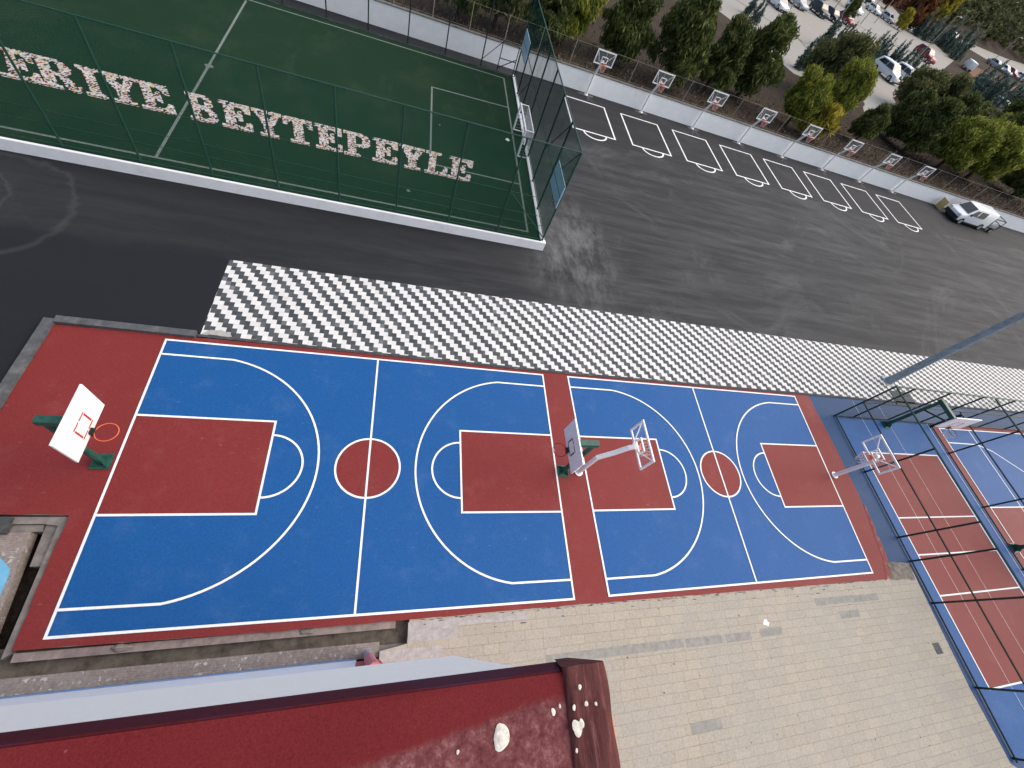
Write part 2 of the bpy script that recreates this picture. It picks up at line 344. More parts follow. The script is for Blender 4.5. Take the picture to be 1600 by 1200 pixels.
leaf_mat('dry_stalk', [(0, (0.04, 0.026, 0.018)), (0.6, (0.10, 0.07, 0.045)), (1, (0.22, 0.18, 0.13))], 0.1)
# printed sheets of the letters
m, n, b = nodes('printed_sheets', 0.6, 0.2)
g = n.nodes.new('ShaderNodeNewGeometry')
col = ramp(n, g.outputs['Random Per Island'], [(0.0, (0.02, 0.02, 0.03)), (0.22, (0.09, 0.08, 0.10)), (0.25, (0.66, 0.65, 0.64)), (0.38, (0.42, 0.43, 0.50)),
      (0.46, (0.62, 0.50, 0.45)), (0.60, (0.74, 0.73, 0.70)), (0.70, (0.48, 0.13, 0.13)), (0.77, (0.58, 0.46, 0.32)), (0.85, (0.66, 0.68, 0.70)), (0.92, (0.62, 0.48, 0.16)), (1.0, (0.28, 0.42, 0.55))])
col.node.color_ramp.interpolation = 'CONSTANT'
n.links.new(col, b.inputs['Base Color'])

# ------------------------------------------------------------------ geometry helpers
class MB:
    """collects shapes; build() links them as ONE mesh object"""
    def __init__(s): s.v = []; s.f = []
    def add(s, vs, fs):
        o = len(s.v); s.v += [tuple(x) for x in vs]; s.f += [tuple(o + i for i in f) for f in fs]; return s
    def box(s, lo, hi):
        (a, b, c), (d, e, f) = lo, hi
        return s.add([(a, b, c), (d, b, c), (d, e, c), (a, e, c), (a, b, f), (d, b, f), (d, e, f), (a, e, f)],
                     [(3, 2, 1, 0), (4, 5, 6, 7), (0, 1, 5, 4), (1, 2, 6, 5), (2, 3, 7, 6), (3, 0, 4, 7)])
    def prism(s, pts, z0, z1):
        n = len(pts); vs = [(p[0], p[1], z0) for p in pts] + [(p[0], p[1], z1) for p in pts]
        area = sum(pts[i][0] * pts[(i + 1) % n][1] - pts[(i + 1) % n][0] * pts[i][1] for i in range(n))
        up = tuple(range(n, 2 * n)); dn = tuple(range(n - 1, -1, -1))
        sd = [(i, (i + 1) % n, n + (i + 1) % n, n + i) for i in range(n)]
        if area < 0: up, dn, sd = up[::-1], dn[::-1], [q[::-1] for q in sd]
        return s.add(vs, [up, dn] + sd)
    def tube(s, pts, rad, seg=8, caps=True):
        pts = [Vector(p) for p in pts]
        if not hasattr(rad, '__len__'): rad = [rad] * len(pts)
        rings = []; up = None
        for i, p in enumerate(pts):
            if i == 0: t = pts[1] - p
            elif i == len(pts) - 1: t = p - pts[i - 1]
            else: t = (pts[i + 1] - p).normalized() + (p - pts[i - 1]).normalized()
            t.normalize()
            if up is None:
                up = Vector((0, 0, 1)) if abs(t.z) < 0.9 else Vector((1, 0, 0))
            a = t.cross(up).normalized(); c = a.cross(t).normalized(); up = c
            rings.append([p + rad[i] * (math.cos(2 * math.pi * (k + .5) / seg) * a + math.sin(2 * math.pi * (k + .5) / seg) * c) for k in range(seg)])
        vs = [q for r in rings for q in r]; fs = []
        for i in range(len(rings) - 1):
            for k in range(seg):
                a, b = i * seg + k, i * seg + (k + 1) % seg
                fs.append((a, b, b + seg, a + seg))
        if caps: fs += [tuple(range(seg - 1, -1, -1)), tuple(range((len(rings) - 1) * seg, len(rings) * seg))]
        return s.add(vs, fs)
    def bar(s, a, b, w, h=None):
        return s.tube([a, b], w * 0.7071, 4)
    def ring(s, c, r, tr, nrm=(0, 0, 1), seg=24, ts=6):
        q = Vector(nrm).to_track_quat('Z', 'Y').to_matrix(); c = Vector(c); vs = []; fs = []
        for i in range(seg):
            a = 2 * math.pi * i / seg
            for k in range(ts):
                t = 2 * math.pi * k / ts; rr = r + tr * math.cos(t)
                vs.append(c + q @ Vector((rr * math.cos(a), rr * math.sin(a), tr * math.sin(t))))
        for i in range(seg):
            for k in range(ts):
                fs.append((i * ts + k, ((i + 1) % seg) * ts + k, ((i + 1) % seg) * ts + (k + 1) % ts, i * ts + (k + 1) % ts))
        return s.add(vs, fs)
    def quad(s, *p): return s.add(p, [tuple(range(len(p)))])
    def build(s, name, mat, parent=None, smooth=False):
        me = bpy.data.meshes.new(name); me.from_pydata(s.v, [], s.f); me.update()
        me.materials.append(MATS[mat])
        if smooth:
            for p in me.polygons: p.use_smooth = True
        o = bpy.data.objects.new(name, me); COL.objects.link(o)
        if parent is not None: o.parent = parent
        return o

def tag(o, label=None, cat=None, group=None, kind=None):
    if label: o['label'] = label
    if cat: o['category'] = cat
    if group: o['group'] = group
    if kind: o['kind'] = kind
    return o
def empty(name, loc, rz=0.0):
    o = bpy.data.objects.new(name, None); COL.objects.link(o)
    o.location = loc; o.rotation_euler = (0, 0, rz); o.empty_display_size = 0.3
    return o
def copy_tree(o, parent=None):
    c = o.copy(); COL.objects.link(c)
    if parent is not None: c.parent = parent
    for ch in list(o.children): copy_tree(ch, c)
    return c
def flat(name, pts, z, mat):
    """flat ground sheet given its outline"""
    pts = [(p[0], p[1]) for p in pts]; n = len(pts)
    area = sum(pts[i][0] * pts[(i + 1) % n][1] - pts[(i + 1) % n][0] * pts[i][1] for i in range(n))
    if area < 0: pts = pts[::-1]
    mb = MB(); mb.add([(p[0], p[1], z) for p in pts], [tuple(range(n))])
    return tag(mb.build(name, mat), kind='structure')
def ragged(pts, step=0.25, amp=0.02):
    """outline with a slightly uneven edge"""
    out = []
    n = len(pts)
    for i in range(n):
        a = Vector((pts[i][0], pts[i][1])); b = Vector((pts[(i + 1) % n][0], pts[(i + 1) % n][1])); L = (b - a).length
        k = max(1, int(L / step)); nr = Vector((-(b - a).y, (b - a).x)).normalized()
        for j in range(k):
            o = 0 if j == 0 else random.uniform(-amp, amp)
            out.append(a.lerp(b, j / k) + nr * o)
    return out
def stripe(mb, pts, w, z, closed=False):
    """painted line of width w along a polyline, mitred"""
    P = [Vector((p[0], p[1])) for p in pts]; n = len(P); L = []; Rr = []
    for i in range(n):
        if closed: a, c = P[i - 1], P[(i + 1) % n]
        else: a, c = P[max(i - 1, 0)], P[min(i + 1, n - 1)]
        d1 = (P[i] - a); d2 = (c - P[i])
        if d1.length < 1e-9: d1 = d2
        if d2.length < 1e-9: d2 = d1
        d1.normalize(); d2.normalize(); n1 = Vector((-d1.y, d1.x)); n2 = Vector((-d2.y, d2.x))
        mm = (n1 + n2).normalized(); k = min(2.5, 1 / max(0.3, mm.dot(n1)))
        L.append(P[i] + mm * w / 2 * k); Rr.append(P[i] - mm * w / 2 * k)
    m_ = n if closed else n - 1
    for i in range(m_):
        j = (i + 1) % n
        mb.quad((Rr[i].x, Rr[i].y, z), (Rr[j].x, Rr[j].y, z), (L[j].x, L[j].y, z), (L[i].x, L[i].y, z))

# ================================================================== SETTING
ZT = 1.1                                              # level of the ground behind the boundary wall
flat('ground', [(-1500, -60), (1500, -60), (1500, 28.6), (-1500, 28.6)], -0.62, 'dry_earth')
# yard asphalt, with the light well by the building cut out
asph = [(-60, 1.0), (-8.9, 1.0), (-8.9, 4.2), (-5.2, 4.2), (45, 4.2), (90, 4.2), (90, 28.62), (-60, 28.62)]
flat('asphalt_yard', asph, 0.0, 'asphalt')
lane = [(7.2, 21.9), (20, 22.6), (30, 22.9), (45, 22.8), (62, 24.6), (90, 25.5), (90, 28.58), (7.2, 28.58)]
flat('asphalt_lane', ragged(lane, 1.2, 0.10), 0.004, 'lane_asphalt')

# red surround of the two courts
red = [G(85, 507), G(500, 545), G(850, 578), G(1262, 617), (20.0, 1.7), (20.0, -0.7), (19.75, -3.0), (19.6, -3.85), G(1385, 905), G(900, 945), G(640, 968),
       (-2.5, -4.0), G(18, 1017), (-6.45, -2.6), G(108, 805), (-7.7, -1.24), (-10.3, -1.2), (-9.95, -0.6), G(0, 643)]
flat('red_court_surround', ragged(red, 0.3, 0.012), 0.006, 'court_red')
mb = MB()
rr_ = [(p[0], p[1]) for p in red]
mb.prism(rr_, -0.6, 0.001); tag(mb.build('court_base', 'grey_concrete'), kind='structure')

# blue apron east of the red surround, running under the caged courts
flat('blue_court_apron', ragged([(19.6, 4.12), (45, 4.35), (45, -12), (24.5, -12), (20.78, -9.75), (20.72, -7.6), (20.85, -4.9), (20.95, -3.55), (19.75, -3.5)], 0.3, 0.015), 0.002, 'apron_blue')

Z_RED, Z_BLUE, Z_KEY, Z_LINE = 0.006, 0.010, 0.014, 0.019
def court(corners, xl, xr, kl, klr, kw, t, cs, arcx):
    """corners TL TR BR BL; local frame x in [xl, xr], y in [-3.82, 3.82]"""
    TL, TR, BR, BL = [Vector((c[0], c[1])) for c in corners]
    L = xr - xl
    def W(x, y):
        s = (x - xl) / L; q = (y + 3.82) / 7.64
        return (BL * (1 - s) + BR * s) * (1 - q) + (TL * (1 - s) + TR * s) * q
    cx = (xl + xr) / 2
    flat('blue_court', [TL, TR, BR, BL], Z_BLUE, 'court_blue')
    mbk = MB()
    for a, b in ((xl, xl + kl), (xr - klr, xr)):
        q = [W(a, -kw), W(b, -kw), W(b, kw), W(a, kw)]
        mbk.quad(*[(p.x, p.y, Z_KEY) for p in q])
    c = [W(cx + .9 * math.cos(i * math.pi / 32), .9 * math.sin(i * math.pi / 32)) for i in range(64)]
    mbk.quad(*[(p.x, p.y, Z_KEY) for p in c])
    tag(mbk.build('red_court_key', 'court_red'), kind='structure')
    ml = MB(); lw = 0.056; z = Z_LINE
    stripe(ml, [TL, TR, BR, BL], lw, z, True)
    stripe(ml, [W(cx, -3.8), W(cx, 3.8)], lw, z + .001)
    stripe(ml, c, lw, z + .0015, True)
    for sgn, x0, k in ((1, xl, kl), (-1, xr, klr)):
        stripe(ml, [W(x0, kw), W(x0 + sgn * k, kw), W(x0 + sgn * k, -kw), W(x0, -kw)], lw, z + .001)
        stripe(ml, [W(x0 + sgn * (k + .9 * math.sin(i * math.pi / 24)), .9 * math.cos(i * math.pi / 24)) for i in range(25)], lw, z + .0015)
        # three-point line: short straights then a circular arc through (cs, t) and (arcx, 0)
        d = arcx - cs; r = (d * d + t * t) / (2 * d); cc = arcx - r
        a0 = math.atan2(t, cs - cc)
        pts = [W(x0, t)] + [W(x0 + sgn * (cc + r * math.cos(a0 * (1 - i / 24))), r * math.sin(a0 * (1 - i / 24))) for i in range(49)] + [W(x0, -t)]
        stripe(ml, pts, lw, z + .002)
    tag(ml.build('court_line_marking', 'line_paint'), kind='structure')
court([G(260, 531), G(847.6, 586), G(896.8, 936), G(71, 997)], -6.015, 6.015, 3.35, 3.25, 1.325, 3.31, 1.85, 4.65)
court([G(887, 589), G(1241, 619.5), G(1363, 894.8), G(951.5, 931)], 7.17, 18.80, 3.25, 3.20, 1.315, 3.36, 1.79, 4.75)

flat('concrete_corner', ragged([(19.66, -3.42), (20.93, -3.5), (20.78, -4.12), (19.4, -4.03), (19.62, -3.8)], .12, .03), .012, 'worn_concrete')
flat('worn_edge', ragged([(19.98, -1.2), (20.06, -1.2), (19.80, -3.45), (19.62, -3.5), (19.5, -4.0), (19.2, -4.02), (19.55, -3.3)], .10, .035), .0125, 'worn_edge')
# striped pavers
pv = [G(359, 406), G(850, 474), G(1240, 529), (60, 8.15), (60, 4.45), G(1600, 644), G(1240, 612.5), G(850, 578.5), G(313, 523)]
flat('striped_walkway', pv, 0.008, 'striped_pavers')
mb = MB(); stripe(mb, [G(309, 524.5), G(850, 580), G(1262, 616.5), (45, 4.43)], 0.10, 0.03)
o = mb.build('dark_kerb_strip', 'dark_kerb'); tag(o, kind='structure')
mb = MB()
k = [Vector((p[0], p[1])) for p in (G(0, 625), G(80, 500), G(307, 524))]
k[0] = k[1] + (k[0] - k[1]) * 1.35
def kerb(mb, a, b, w, z0, z1):
    a = Vector(a); b = Vector(b); d = (b - a).normalized(); nn = Vector((-d.y, d.x)) * w / 2
    mb.prism([a - nn, b - nn, b + nn, a + nn], z0, z1)
kerb(mb, k[0], k[1], 0.24, -0.05, 0.10); kerb(mb, k[1] + Vector((0.12, 0)), k[2], 0.22, -0.05, 0.11)
tag(mb.build('kerb', 'kerb_concrete'), kind='structure')

# beige paving in front of the building
flat('beige_paving', [G(640, 968), G(900, 945), G(1385, 905), (19.75, -3.55), (20.9, -3.6), (20.7, -7.6), (20.8, -9.6), (24.5, -12.2), (24.5, -30), (0.70, -30), (0.70, -4.62), (1.345, -4.52)], 0.003, 'beige_pavers')
mb = MB(); mb.prism([(1.39, -4.0), (19.3, -4.0), (20.7, -5), (20.7, -30), (0.70, -30), (0.70, -4.62), (1.345, -4.52)], -0.6, -0.001)
tag(mb.build('paving_base', 'grey_concrete'), kind='structure')
mb = MB(); rp = random.Random(3)
for (x0, x1, y) in ((5.0, 9.1, -5.33), (9.5, 10.6, -5.35), (11.0, 11.8, -5.36), (12.4, 13.0, -5.33), (15.2, 16.6, -4.64), (17.0, 18.2, -4.66), (16.1, 16.7, -5.1), (3.2, 4.1, -6.0), (9.0, 9.8, -7.3)):
    x = x0
    while x < x1:
        w1 = rp.uniform(.34, .54); mb.box((x, y, .002), (x + w1 - .012, y + .222, .006 + rp.uniform(0, .001))); x += w1
tag(mb.build('grey_pavers', 'grey_paver'), kind='structure')
mb = MB()
for (x0, x1, y0, y1) in ((1.36, 2.6, -4.5, -4.06), (2.6, 4.6, -4.22, -4.06), (0.71, 2.2, -4.88, -4.63)): mb.box((x0, y0, .0025), (x1, y1, .0065))
tag(mb.build('pale_mortar_patch', 'mortar_pale'), kind='structure')
# dark weeds and broken joints along the edge of the courts
mb = MB()
for i in range(150):
    x = rp.uniform(1.6, 19.2); y = -4.01 - abs(rp.gauss(0, .035)) - (rp.uniform(0, .3) if rp.random() < .12 else 0)
    l_, w1 = rp.uniform(.03, .22), rp.uniform(.006, .022)
    mb.add([(x, y, .008), (x + l_, y + rp.uniform(-.01, .01), .008), (x + l_ * .8, y + w1, .009), (x + l_ * .2, y + w1 * rp.uniform(.5, 1.2), .009)], [(0, 1, 2, 3)])
for i in range(60):
    x = rp.uniform(2, 20); y = rp.uniform(-12, -4.6); r1 = rp.uniform(.012, .03)
    mb.prism([(x + r1 * math.cos(a), y + r1 * .7 * math.sin(a)) for a in (0, 1.2, 2.4, 3.8, 5)], .004, .010)
tag(mb.build('edge_weeds', 'dark_kerb'), 'dark weeds and specks in the joints of the beige paving', 'weeds', kind='stuff')

# light well between the red surround and the building
flat('light_well_floor', [(-6.9, -3.9), (1.4, -3.98), (1.4, -4.75), (-7.2, -4.75)], -0.20, 'dark_earth')
mb = MB(); mb.box((-6.40, -4.16, -0.34), (1.05, -4.0, -0.07)); tag(mb.build('light_well_ledge', 'pink_concrete'), kind='structure')
mb = MB(); mb.box((-12, -4.74, -0.34), (0.69, -4.42, -0.10)); tag(mb.build('pink_paving_strip', 'pink_pavers'), kind='structure')
mb = MB(); mb.box((0.69, -4.62, -0.34), (1.34, -4.50, -0.16)); tag(mb.build('light_well_step', 'grey_concrete'), kind='structure')
# pink paved corner west of the courts with its open drain slot
mb = MB(); mb.prism([(-7.05, -1.62), (-6.86, -4.40), (-12, -4.40), (-12, -1.62)], -0.34, -0.09); tag(mb.build('pink_paving', 'pink_pavers'), kind='structure')
mb = MB(); mb.prism([(-6.60, -1.5), (-6.56, -4.1), (-6.44, -4.0), (-6.44, -1.3), (-12, -1.22), (-12, -1.42), (-6.9, -1.45)], -0.5, -0.05); tag(mb.build('concrete_edge', 'grey_concrete'), kind='structure')
mb = MB(); mb.prism([(-6.86, -1.46), (-6.62, -1.5), (-6.60, -2.35), (-6.82, -2.35)], -0.4, -0.13); mb.prism([(-7.04, -1.61), (-6.87, -1.61), (-6.9, -1.46), (-12, -1.43), (-12, -1.61)], -0.4, -0.12)
tag(mb.build('drain_channel', 'grey_concrete'), kind='structure')
flat('drain_slot_bottom', [(-6.9, -1.4), (-6.5, -1.4), (-6.4, -4.2), (-6.9, -4.5)], -0.58, 'black_rubber')
mb = MB(); mb.box((-12, -1.66, -0.09), (-7.43, -1.31, 0.03)); tag(mb.build('manhole_cover', 'dark_kerb'), 'dark slab cover at the edge of the pink paving beside the red court', 'cover')
pts = []
for cxx, cyy, a0 in ((-7.13, -2.42, 0),):
    pts = [(-7.0 - .12 + .12 * math.cos(a), -2.42 + .12 * math.sin(a)) for a in [i * math.pi / 12 for i in range(7)]]
pts = [(-7.05, -3.2), (-7.075, -2.5), (-7.11, -2.38), (-7.2, -2.29), (-7.4, -2.12), (-8.4, -2.4), (-8.4, -3.2)]
mb = MB(); mb.prism(pts, -0.088, -0.05); tag(mb.build('play_mat', 'sky_blue'), 'light blue mat with rounded corner lying on pink paving at left', 'mat')
# lump of mortar left on the ledge
def lump(name, c, r, mat, label, cat, sq=0.6, seed=1):
    bm = bmesh.new(); bmesh.ops.create_icosphere(bm, subdivisions=3, radius=1)
    rr = random.Random(seed)
    for v in bm.verts:
        k_ = 1 + 0.12 * math.sin(5 * v.co.x + seed) + 0.12 * math.cos(6 * v.co.y + 2 * seed) + rr.uniform(-.06, .06)
        v.co = Vector((v.co.x * r[0] * k_, v.co.y * r[1] * k_, max(-0.1, v.co.z) * r[2] * k_))
    me = bpy.data.meshes.new(name); bm.to_mesh(me); bm.free(); me.materials.append(MATS[mat])
    for p in me.polygons: p.use_smooth = True
    o = bpy.data.objects.new(name, me); COL.objects.link(o); o.location = c
    if label: tag(o, label, cat)
    return o
lump('mortar_lump', (-4.62, -4.06, -0.07), (0.19, 0.07, 0.07), 'pink_concrete', 'rough mortar lump on the ledge below the left court corner', 'rubble', seed=3)
lump('mortar_lump', (-1.0, -4.06, -0.07), (0.16, 0.06, 0.05), 'grey_concrete', 'mortar lump on the ledge nearest the pink column', 'rubble', seed=5)
mb = MB(); p = G(1465, 1013); mb.box((p.x - .17, p.y - .17, 0.004), (p.x + .17, p.y + .17, 0.012)); tag(mb.build('drain_cover', 'kerb_concrete'), 'small square grey drain cover in the beige paving', 'cover')
def splat(name, u, v, r, z, label, cat, mat='paper_white', seed=1):
    rr = random.Random(seed); c = G(u, v, z); mb = MB(); n_ = 14
    mb.prism([(c.x + r * rr.uniform(.45, 1.1) * math.cos(2 * math.pi * i / n_), c.y + r * rr.uniform(.45, 1.1) * math.sin(2 * math.pi * i / n_)) for i in range(n_)], z, z + 0.004)
    return tag(mb.build(name, mat), label, cat)
splat('paint_splash', 1197, 973, 0.13, 0.004, 'white paint splash on the beige paving below the second court', 'splash', seed=2)

# football pitch: a platform raised behind the low wall
ZP = 0.42
KP = (CAM.z - ZP) / CAM.z
def px_(x): return CAM.x + (x - CAM.x) * KP
def py_(y): return CAM.y + (y - CAM.y) * KP
def pz_(z): return CAM.z - (CAM.z - z) * KP
def pp(pts): return [(px_(x), py_(y)) for x, y in pts]
TX0, TX1, TY0, TY1 = -40, 6.74, 10.88, 26.6
mb = MB(); mb.box((TX0, 10.96, -0.05), (6.86, TY1, ZP - 0.01)); tag(mb.build('pitch_base', 'grey_concrete'), kind='structure')
flat('turf_pitch', [(TX0, 10.76), (TX1, 10.90), (TX1, TY1), (TX0, TY1)], ZP, 'turf')
ml = MB(); z = ZP + 0.006
stripe(ml, pp([(-40, 11.93), (6.33, 11.98), (6.27, 26.9), (-40, 26.55)]), 0.09, z)
stripe(ml, pp([(-8.60, 26.6), (-8.56, 12.0)]), 0.10, z + .001)
stripe(ml, pp([(6.25, 23.25), (1.61, 23.07), (1.62, 15.62), (6.29, 15.65)]), 0.09, z + .001)
tag(ml.build('pitch_line_marking', 'worn_line_paint'), kind='structure')
mb = MB(); mb.prism([(6.70, 11.05), (6.90, 11.05), (6.90, 26.6), (6.70, 26.6)], -.05, ZP + 0.06); tag(mb.build('pitch_kerb', 'peeling_white'), kind='structure')

# lane markings below the row of wall hoops
HX = [12.58, 17.20, 21.90, 26.52, 31.22, 35.90, 40.58, 45.05]
HY = 28.28
ml = MB(); z = 0.010
quads = [((885, 143), (948, 162), (963, 211), (897, 191)), ((973, 171), (1032, 188), (1052, 237), (990, 220)), ((1055, 198), (1108, 214), (1133, 261), (1079, 246))]
for i in range(8):
    x0 = 10.70 + 4.47 * i - 0.006 * i * i; y1 = 27.1 - 0.05 * i + (0.05 if i == 0 else 0); x1 = x0 + 3.10; y0 = 23.12 - 0.02 * i
    stripe(ml, [(x0, y1), (x1, y1), (x1 - .03, y0), (x0 - .03, y0)], 0.115, z, True)
    c_ = (x0 + x1) / 2
    stripe(ml, [(c_ - .82 * math.cos(a), y0 - .04 - .66 * math.sin(a)) for a in [j * math.pi / 20 for j in range(21)]], 0.115, z + .001)
tag(ml.build('lane_line_marking', 'lane_paint'), kind='structure')

# ground behind the wall, parking lot, road, hill
flat('dirt_strip', [(-600, 28.75), (1500, 28.75), (1500, 900), (-600, 900)], ZT, 'dry_earth')
lot = [G(1080, -15, ZT), G(1160, 45, ZT), G(1240, 115, ZT), G(1300, 140, ZT), G(1380, 160, ZT), G(1460, 120, ZT), G(1490, 95, ZT), G(1450, 60, ZT), G(1410, 28, ZT), G(1385, 0, ZT), (120, 160), (60, 150)]
flat('parking_lot', lot, ZT + 0.01, 'lot_paving')
ml = MB()
for (a, b) in (((1150, 0), (1262, 70)), ((1230, 42), (1300, 118)), ((1185, -10), (1420, 80)), ((1310, 25), (1440, 90))):
    stripe(ml, [G(*a, ZT), G(*b, ZT)], 0.25, ZT + 0.02)
tag(ml.build('lot_joint_marking', 'kerb_concrete'), kind='structure')
flat('gravel_patch', ragged([G(1350, 145, ZT), G(1390, 140, ZT), G(1400, 165, ZT), G(1350, 175, ZT)], 1.5, 0.3), ZT + 0.012, 'lot_paving')
flat('concrete_pad', [G(1483, 178, ZT), G(1506, 172, ZT), G(1512, 186, ZT), G(1498, 198, ZT), G(1480, 190, ZT)], ZT + 0.014, 'kerb_concrete')
road = [G(1500, 68, ZT), G(1545, 95, ZT), G(1600, 128, ZT), (260, 172), (300, 190), (300, 240), (235, 185), G(1540, 78, ZT), G(1505, 60, ZT)]
flat('road', road, ZT + 0.02, 'lot_paving')
flat('dry_grass', ragged([G(1520, 102, ZT), G(1600, 140, ZT), G(1600, 170, ZT), G(1560, 150, ZT), G(1515, 115, ZT)], 2, 0.3), ZT + 0.015, 'leaf_rust')
# hill behind the road, rising away
hb = [Vector((60, 150)), Vector((135, 155)), Vector((168, 150)), Vector((215, 165)), Vector((300, 205)), Vector((700, 330))]
mb = MB(); steps = 6
rows = []
for j in range(steps + 1):
    rows.append([(p.x + j * 70 + (40 * j if i == 5 else 0), p.y + j * 90, ZT + 0.02 + 0.13 * 100 * j * (1 + .1 * math.sin(i * 2 + j))) for i, p in enumerate(hb)])
vs = [q for r_ in rows for q in r_]; nn = len(hb)
mb.add(vs, [(j * nn + i, j * nn + i + 1, (j + 1) * nn + i + 1, (j + 1) * nn + i) for j in range(steps) for i in range(nn - 1)])
tag(mb.build('hill', 'dry_earth'), kind='structure')

# ================================================================== BOUNDARY WALL AND ITS FENCE
mb = MB()
wp = [(-40, 28.62), (11, 28.62), (60, 28.45), (100, 28.5)]
mb.prism([(-60, 28.62), (90, 28.55), (90, 28.80), (-60, 28.87)], -0.1, 1.24)
bw = mb.build('boundary_wall', 'white_wall'); tag(bw, 'long white painted wall along the far side of the asphalt yard', 'wall')
mb = MB(); mb.prism([(-60, 28.59), (90, 28.52), (90, 28.83), (-60, 28.90)], 1.242, 1.29); mb.build('coping', 'footing_grey', bw)
cf = empty('wire_fence', (0, 28.85, 1.25)); tag(cf, 'thin wire mesh fence on pale posts behind the white wall', 'fence')
for i in range(34):
    x = -8 + i * 2.35
    mb = MB(); mb.tube([(x, 0.1, -0.2), (x, 0.1, 1.45)], 0.024, 6); mb.build('post', 'post_concrete', cf)
for zz in (0.1, 1.4):
    mb = MB(); mb.tube([(-30, 0.1, zz), (72, 0.1, zz)], 0.008, 4); mb.build('wire', 'post_concrete', cf)
mb = MB(); mb.quad((-30, 0.1, 0), (72, 0.1, 0), (72, 0.1, 1.42), (-30, 0.1, 1.42)); mb.build('mesh', 'net_wire', cf)

# ================================================================== LOW WALL + PITCH FENCES
mb = MB(); mb.prism([(-60, 10.70), (6.96, 10.83), (6.96, 11.04), (6.74, 11.04), (6.74, 10.93), (-60, 10.80)], -0.05, 0.44)
lw_ = mb.build('low_wall', 'peeling_white'); tag(lw_, 'low white wall with flaking paint along near side of the pitch', 'wall')
FH = 4.73
NY = 11.0
nf = empty('pitch_fence', (0, NY, 0.0)); tag(nf, 'tall green net fence above the low white wall, near side of the pitch', 'fence', 'green fences round the pitch')
for i in range(14):
    x = 6.79 - 2.194 * i
    mb = MB(); mb.tube([(x, 0, 0.40), (x, 0, FH)], 0.036, 8); mb.build('post', 'green_metal', nf)
for zz, rr in ((0.50, .015), (1.20, .010), (1.66, .010), (2.52, .010), (FH, .024)):
    mb = MB(); mb.tube([(-26, 0.0, zz), (6.79, 0.0, zz)], rr, 6); mb.build('rail', 'green_metal', nf)
mb = MB(); mb.tube([(6.77, 0.02, 0.6), (4.62, 0.02, 2.5)], 0.022, 6); mb.build('brace', 'green_metal', nf)
mb = MB(); mb.quad((-26, 0.03, 0.45), (6.78, 0.03, 0.45), (6.78, 0.03, FH), (-26, 0.03, FH)); mb.build('net', 'net_green', nf)
rf = empty('pitch_fence', (6.80, 0, 0)); tag(rf, 'tall green net fence behind the goal at right end of the pitch', 'fence', 'green fences round the pitch')
ys = [NY + (26.38 - NY) * i / 7 for i in range(8)]
for i, y in enumerate(ys):
    if i == 0: continue
    mb = MB(); mb.tube([(0, y, 0.1), (0, y, FH)], 0.042, 8); mb.build('post', 'dark_green_metal', rf)
for zz, rr in ((0.6, .02), (2.55, .018), (FH, .03)):
    mb = MB(); mb.tube([(0, NY + .04, zz), (0, 26.38, zz)], rr, 6); mb.build('rail', 'green_metal' if zz > 3 else 'dark_green_metal', rf)
for (a, b) in (((NY + .1, FH - .05), (ys[1], 2.2)), ((ys[2], 2.25), (ys[1], FH - .1)), ((ys[6], 0.3), (ys[5], 2.2))):
    mb = MB(); mb.tube([(0.02, a[0], a[1]), (0.02, b[0], b[1])], 0.022, 6); mb.build('brace', 'dark_green_metal', rf)
mb = MB(); mb.quad((0.03, NY + .05, 0.42), (0.03, 26.38, 0.42), (0.03, 26.38, FH), (0.03, NY + .05, FH)); mb.build('net', 'net_green_side', rf)
ff = empty('pitch_fence', (0, 26.38, 0)); tag(ff, 'green fence of thin posts along far side of the pitch', 'fence', 'green fences round the pitch')
for i in range(14):
    x = 6.80 - 2.25 * i
    mb = MB(); mb.tube([(x, 0, 0), (x, 0, FH)], 0.038, 8); mb.build('post', 'dark_green_metal', ff)
for zz, rr in ((0.48, .03), (FH, .03)):
    mb = MB(); mb.tube([(-26, 0, zz), (6.8, 0, zz)], rr, 6); mb.build('rail', 'dark_green_metal', ff)
mb = MB(); mb.tube([(4.5, 0.02, 0.8), (5.8, 0.02, 2.3)], 0.02, 6); mb.build('brace', 'dark_green_metal', ff)
g_ = MB(); 
for a, b in (((5.6, 0.5), (5.6, 2.1)), ((6.65, 0.5), (6.65, 2.1)), ((5.6, 2.1), (6.65, 2.1)), ((5.6, 1.25), (6.65, 1.25)), ((5.6, 0.7), (6.65, 1.4))):
    g_.tube([(a[0], -0.06, a[1]), (b[0], -0.06, b[1])], 0.028, 6)
g_.build('gate', 'dark_green_metal', ff)
mb = MB(); mb.quad((-26, 0.03, 0.45), (6.8, 0.03, 0.45), (6.8, 0.03, FH), (-26, 0.03, FH)); mb.build('net', 'net_far', ff)
mb = MB(); mb.box((-26, -0.10, 0.35), (6.68, 0.10, 0.47)); tag(mb.build('pitch_far_kerb', 'dark_kerb'), kind='structure'); COL.objects['pitch_far_kerb'].location = (0, 26.38, 0)
# pale blue sheets tied to the end fence
for (y0, y1, z0, z1, lab) in ((10.97, 12.85, 2.21, 3.24, 'pale blue blank panel high on pitch end fence, nearest the low wall'), (24.3, 26.23, 2.08, 3.13, 'pale blue blank panel on pitch end fence, nearest the boundary wall')):
    t = empty('blank_panel', (6.75, (y0 + y1) / 2, (z0 + z1) / 2)); tag(t, lab, 'panel', 'pale blue panels on the pitch fence')
    h = (y1 - y0) / 2; v = (z1 - z0) / 2
    mb = MB(); mb.box((-0.02, -h, -v), (0.02, h, v)); mb.build('sheet', 'panel_blue', t)
    mb = MB()
    for zz in (-v, 0, v): mb.box((-0.03, -h, zz - .012), (-0.021, h, zz + .012))
    mb.build('batten', 'dark_green_metal', t)

